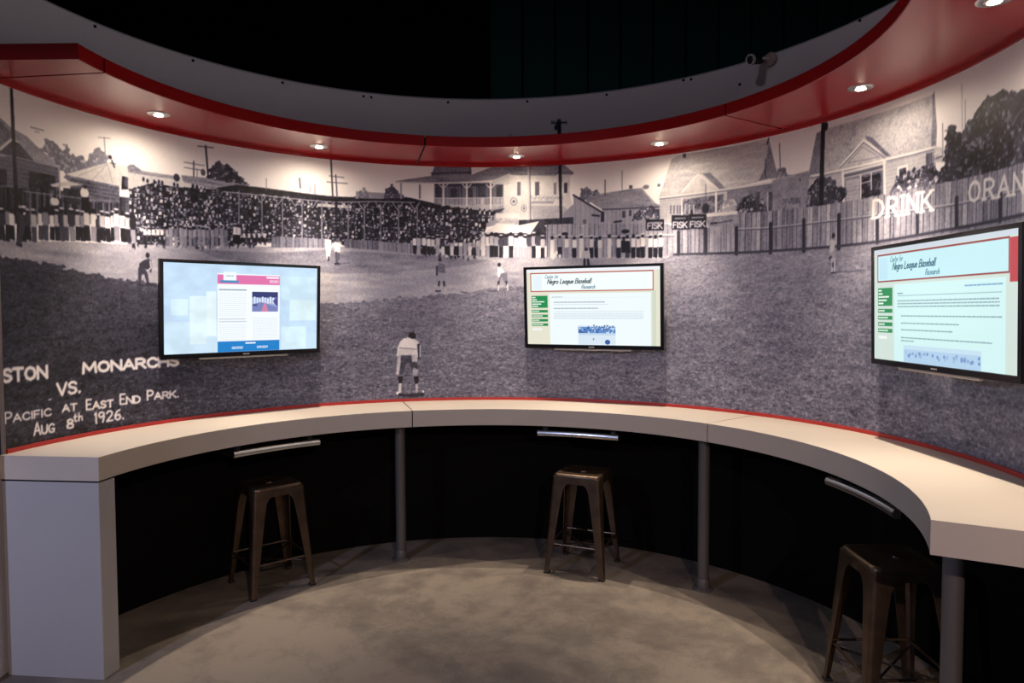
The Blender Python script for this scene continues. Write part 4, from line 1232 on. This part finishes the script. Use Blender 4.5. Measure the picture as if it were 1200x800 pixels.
def page_blue():
    s = blank((196, 222, 246)); rg = random.Random(2); T = SHGT / SWID
    s.tex['n'] = s.noise(44, 34, 3)
    for x0, y0, x1, y1, c in ((.0, .36, .32, .557, (205, 229, 246)), (.15, .2, .25, .5, (222, 241, 248)), (.25, .17, .31, .45, (230, 246, 250)), (.74, .06, .99, .22, (206, 232, 248)), (.80, .22, .99, .36, (218, 240, 246)), (.74, .40, .92, .55, (214, 238, 250)), (.04, .22, .14, .32, (214, 236, 248))):
        rect(s, x0, y0, x1, y1, c)
    s.a *= (1 + .05 * np.clip(s.tex['n'], -1.5, 1.5))[..., None]
    s.a = np.clip(s.a, 0, .95)
    rect(s, .318, .055, .728, T, (242, 248, 252))
    rect(s, .318, .062, .728, .122, (222, 112, 168))
    rect(s, .355, .045, .437, .105, (238, 246, 250)); rect(s, .335, .098, .452, .114, (70, 140, 190))
    rows(s, .375, .42, [.07], (170, 180, 190), .006, rg)
    rows(s, .642, .718, [.074], (250, 235, 245), .012, rg); rows(s, .66, .718, [.094, .104], (245, 215, 232), .006, rg)
    rows(s, .33, .50, [.158], (150, 165, 180), .009, rg)
    rows(s, .33, .50, [.18 + k * .013 for k in range(12)], (222, 230, 238), .004, rg)
    rows(s, .33, .50, [.345, .362], (196, 206, 218), .007, rg)
    rows(s, .33, .50, [.385 + k * .013 for k in range(8)], (220, 228, 238), .004, rg)
    rows(s, .545, .715, [.342 + k * .013 for k in range(11)], (216, 226, 236), .004, rg)
    # small photo of a bright hall
    rect(s, .54, .168, .716, .298, (150, 170, 215)); rect(s, .54, .168, .716, .205, (44, 52, 110))
    for k in range(9): rect(s, .552 + k * .018, .20 + (k % 3) * .006, .562 + k * .018, .245, (225, 232, 245))
    s.poly([(.54, T - .25), (.60, T - .235), (.716, T - .27), (.716, T - .298), (.54, T - .298)], np.array(lin(120, 130, 185), np.float32))
    s.poly([(.60, T - .298), (.622, T - .24), (.634, T - .24), (.65, T - .298)], np.array(lin(205, 130, 165), np.float32))
    s.poly([(.716, T - .19), (.68, T - .23), (.716, T - .27)], np.array(lin(80, 70, 140), np.float32)); rect(s, .545, .25, .575, .26, (40, 55, 90))
    rect(s, .318, .488, .728, T, (24, 126, 200))
    rows(s, .50, .56, [.503], (235, 245, 252), .009, rg); rows(s, .41, .48, [.527, .536], (215, 235, 250), .005, rg); rows(s, .575, .645, [.527, .536], (215, 235, 250), .005, rg)
    return s
def page_league(v):
    cool = v == 1
    s = blank((206, 222, 214) if cool else (226, 224, 204)); rg = random.Random(7 + v); T = SHGT / SWID
    c = lambda r, g, b: np.array(lin(r, g, b), np.float32)
    head = (196, 236, 242) if cool else (240, 248, 248)
    rect(s, 0, 0, 1, .022, (205, 215, 225) if cool else (236, 238, 244))
    rect(s, .03, .025, .955, .166, (150, 62, 62) if cool else (178, 74, 58))
    rect(s, .037, .034, .948, .158, head)
    if cool: rect(s, .955, .03, 1.0, .20, (190, 70, 78))
    rect(s, .05, .045, .12, .15, (190, 226, 242) if cool else (226, 240, 246))
    ink_ = c(18, 92, 118) if cool else c(30, 62, 66)
    write(s, 'Center for', (.145, T - .068), (.25, T - .068), .026, .0032, c(70, 130, 150), 0, .25)
    write(s, 'Negro League Baseball', (.165, T - .107), (.50, T - .107), .033, .0058, ink_, 0, .3, .14)
    write(s, 'Research', (.43, T - .146), (.53, T - .146), .025, .0042, c(60, 125, 150), 0, .25)
    rect(s, .035, .195, .165, .285, (26, 138, 78)); 
    for k, y in enumerate((.300, .335, .368, .400)):
        rect(s, .035, y, .165, y + .02, (26, 138, 78)); rows(s, .043, .043 + .05 + (k % 2) * .03, [y + .010], (220, 240, 226), .007, rg)
    for k, y in enumerate((.208, .224, .240, .257, .273)): rows(s, .043, (.065, .075, .135, .11, .085)[k], [y], (232, 246, 236), .008, rg)
    rect(s, .04, .438, .115, .452, (238, 242, 240))
    rect(s, .18, .18, .935, T, (208, 240, 240) if cool else (236, 246, 250))
    if cool:
        rows(s, .70, .92, [.205], (110, 160, 200), .006, rg)
        rect(s, .21, .235, .915, .239, (150, 190, 196)); rows(s, .21, .25, [.226], (120, 140, 150), .006, rg)
        rows(s, .21, .90, [.262, .276, .290], (130, 158, 166), .0055, rg)
        rows(s, .24, .92, [.335], (130, 158, 166), .0055, rg); rows(s, .24, .66, [.370], (130, 158, 166), .0055, rg); rows(s, .24, .62, [.402], (130, 158, 166), .0055, rg); rows(s, .24, .86, [.44], (130, 158, 166), .0055, rg); rows(s, .24, .34, [.455], (130, 158, 166), .0055, rg)
        rect(s, .26, .475, .80, T, (176, 206, 232)); rect(s, .26, .475, .80, .495, (196, 222, 238))
        for k in range(40): s.dab(rg.uniform(.27, .79), T - rg.uniform(.505, .53), .008, .008, c(*rg.choice([(120, 150, 200), (160, 190, 220), (140, 170, 210)])))
    else:
        rect(s, .18, .212, .935, .214, (214, 226, 230)); rows(s, .20, .28, [.206], (160, 170, 180), .005, rg)
        rows(s, .215, .60, [.245], (130, 150, 160), .006, rg); rows(s, .215, .62, [.262], (196, 210, 216), .004, rg)
        rows(s, .215, .55, [.290], (130, 150, 160), .006, rg); rect(s, .215, .312, .89, .3145, (176, 200, 206))
        rows(s, .215, .88, [.328, .340, .352, .364], (190, 208, 216), .0045, rg)
        rect(s, .40, .415, .68, T, (214, 228, 240)); rect(s, .40, .425, .68, .47, (96, 140, 200))
        for k in range(60): s.dab(rg.uniform(.405, .675), T - rg.uniform(.425, .47), .007, .006, c(*rg.choice([(60, 100, 170), (200, 220, 240), (130, 170, 215), (44, 76, 140)])))
        for k in range(8): s.dab(.52 + k * .02, T - .415 - rg.uniform(0, .012), .007, .007, c(90, 120, 160))
        rect(s, .40, .47, .68, .485, (190, 212, 234)); s.dab(.62, T - .535, .02, .018, c(50, 90, 160)); s.dab(.515, T - .515, .005, .008, c(110, 130, 150))
        rect(s, .945, .166, .972, T, (206, 214, 196))
    return s

def screen_material():
    m = bpy.data.materials.new('lit_screen')
    m.use_nodes = True
    nt = m.node_tree; b = nt.nodes['Principled BSDF']
    at = nt.nodes.new('ShaderNodeAttribute'); at.attribute_name = 'picture'
    b.inputs['Base Color'].default_value = (.01, .01, .01, 1); b.inputs['Roughness'].default_value = .2
    nt.links.new(at.outputs['Color'], b.inputs['Emission Color'])
    b.inputs['Emission Strength'].default_value = 1.0
    return m
M['screen'] = screen_material()
TW, TH = 0.974, 0.563
def television(deg, r, z, yaw, tilt, page, label):
    c = polar(r, deg, z)
    t = empty('television', c, (tilt * D2R, 0, -(deg + yaw) * D2R))
    tag(t, label, 'television', 'televisions on the mural wall')
    x0, x1 = -SWID / 2, SWID / 2
    zb = -TH / 2 + .027; zt = zb + SHGT
    nx, nz = page.W, page.H
    co = np.empty((nz, nx, 3), np.float32)
    co[..., 0] = np.linspace(x0, x1, nx)[None]; co[..., 1] = .004; co[..., 2] = np.linspace(zb, zt, nz)[:, None]
    rgba = np.ones((nz, nx, 4), np.float32); rgba[..., :3] = page.a
    me = grid_mesh('screen', co, rgba, 'FLOAT_COLOR', 'picture'); me.materials.append(M['screen'])
    so = bpy.data.objects.new('screen', me); COL.objects.link(so); so.parent = t
    b = bmesh.new()
    def ringat(hx0, hx1, hz0, hz1, y): return [(hx0, y, hz0), (hx1, y, hz0), (hx1, y, hz1), (hx0, y, hz1)]
    X, Z = TW / 2, TH / 2
    loft(b, [ringat(x0, x1, zb, zt, .005), ringat(x0 - .002, x1 + .002, zb - .002, zt + .002, .0), ringat(-X + .002, X - .002, -Z + .002, Z - .002, 0), ringat(-X, X, -Z, Z, .003), ringat(-X, X, -Z, Z, .026), ringat(x0, x1, zb, zt, .026), ringat(x0, x1, zb, zt, .005)], False, False)
    obj('bezel', b, M['bezel'], t)
    b = bmesh.new()
    loft(b, [ringat(-X + .004, X - .004, -Z + .004, Z - .004, .0262), ringat(-X + .02, X - .02, -Z + .02, Z - .02, .034), ringat(-X + .22, X - .22, -Z + .07, Z - .10, .040), ringat(-X + .27, X - .27, -Z + .10, Z - .14, .062)])
    obj('back_shell', b, M['tvback'], t)
    b = bmesh.new(); box(b, -.27, .27, .004, .022, -Z - .011, -Z + .001); bevel(b, .003, 1)
    obj('speaker_strip', b, M['silver'], t)
    # small maker's mark strip and standby light
    b = bmesh.new(); box(b, -.020, .020, -.0006, .001, -Z + .009, -Z + .016)
    obj('badge', b, M['silver'], t)
    # wall mount reaching back to the wall
    gap = (RW - r) - .012
    b = bmesh.new(); box(b, -.20, .20, .060, .072, -.13, .13); box(b, -.06, .06, .070, gap, -.05, .05)
    obj('wall_mount', b, M['tvback'], t)
television(-46.32, 1.968, 1.624 + .017, 3.1, 3.0, page_blue(), 'wall television showing a pale blue page with pink banner')
television(21.14, 1.968, 1.624 + .025, 2.6, 3.0, page_league(0), 'wall television with league page, red-framed white header and cream margins')
television(88.41, 1.936, 1.624 + .022, .3, 1.2, page_league(1), 'wall television with league page in aqua tones below the DRINK lettering')

# ------------------------------------------------------------------ security camera on the wall head
CA, CZ = 53.36, 3.075
sc_ = empty('security_camera', polar(RW - .002, CA, CZ), (0, 0, -CA * D2R))
tag(sc_, 'small bullet security camera with round base fixed near the wall top', 'camera')
b = bmesh.new(); lathe(b, [(.040, 0), (.040, .012), (.034, .018), (.012, .022)], 24)
for v in b.verts: v.co = Vector((v.co.x, -v.co.z, v.co.y))
obj('base_plate', b, M['cambrown'], sc_, smooth=True)
b = bmesh.new(); tube(b, (0, -.015, 0), (-.035, -.06, .005), .009, 12)
obj('swivel_arm', b, M['camgrey'], sc_, smooth=True)
d = Vector((-.10, -.99, -.22)).normalized(); p = Vector((-.045, -.035, .008))
b = bmesh.new(); tube(b, p, p + d * .085, .026, 24)
body = obj('barrel', b, M['tvback'], sc_, smooth=True)
b = bmesh.new()
rings = []
u = d.orthogonal().normalized(); w = d.cross(u)
for rr, dd in ((.026, .080), (.031, .080), (.031, .096), (.024, .096), (.024, .086)):
    rings.append([p + d * dd + (u * math.cos(k * math.pi / 12) + w * math.sin(k * math.pi / 12)) * rr for k in range(24)])
loft(b, rings, False, False)
obj('lens_ring', b, M['camgrey'], body, smooth=True)
b = bmesh.new(); tube(b, p + d * .084, p + d * .089, .022, 20)
obj('lens', b, M['lens'], body, smooth=True)

# ------------------------------------------------------------------ unseen fill lamps added to light pedestal, mural and upper wall
def fill_lamp(x, y, z, col, power, label):
    t = empty('added_fill_lamp', (x, y, z)); tag(t, label, 'light')
    b = bmesh.new()
    prof = [(.20, -.012), (.195, .03), (.16, .09), (.09, .135), (.03, .15), (.025, .145), (.085, .128), (.152, .084), (.188, .028), (.194, -.012)]
    rings = [[(q * math.cos(k * math.pi / 16), q * math.sin(k * math.pi / 16), zz) for k in range(32)] for q, zz in prof]
    loft(b, rings + [rings[0]], False, False)
    obj('cutoff_dome', b, M['tvback'], t, smooth=True)  # dome added to keep the fill off the wall above the canopy
    b = bmesh.new(); lathe(b, [(.01, .015), (.035, .022), (.045, .055), (.035, .09), (.02, .14)], 20)
    obj('bulb', b, emit('fill_bulb', col, power * .1), t, smooth=True)
    b = bmesh.new(); tube(b, (0, 0, .15), (0, 0, 5.0 - z), .006, 6)
    obj('fill_cord', b, M['tvback'], t)
    ld = bpy.data.lights.new('fill_glow', 'POINT'); ld.shadow_soft_size = .02; ld.energy = power; ld.color = col
    lo = bpy.data.objects.new('fill_glow', ld); COL.objects.link(lo); lo.parent = t; lo.location = (0, 0, .0)
fill_lamp(0.0, -0.2, 4.6, (.92, .84, 1.0), OVERHEAD_FILL, 'added unseen fill lamp with black dome high over the middle of the ring')
fill_lamp(-2.6, -2.4, 2.62, (.56, .64, 1.0), COOL_FILL, 'added unseen cool fill lamp with dome in the hall on the pedestal side')
fill_lamp(1.0, -4.2, 2.62, (1.0, .70, .56), WARM_FILL, 'added unseen warm fill lamp with dome in the hall on the open-end side')
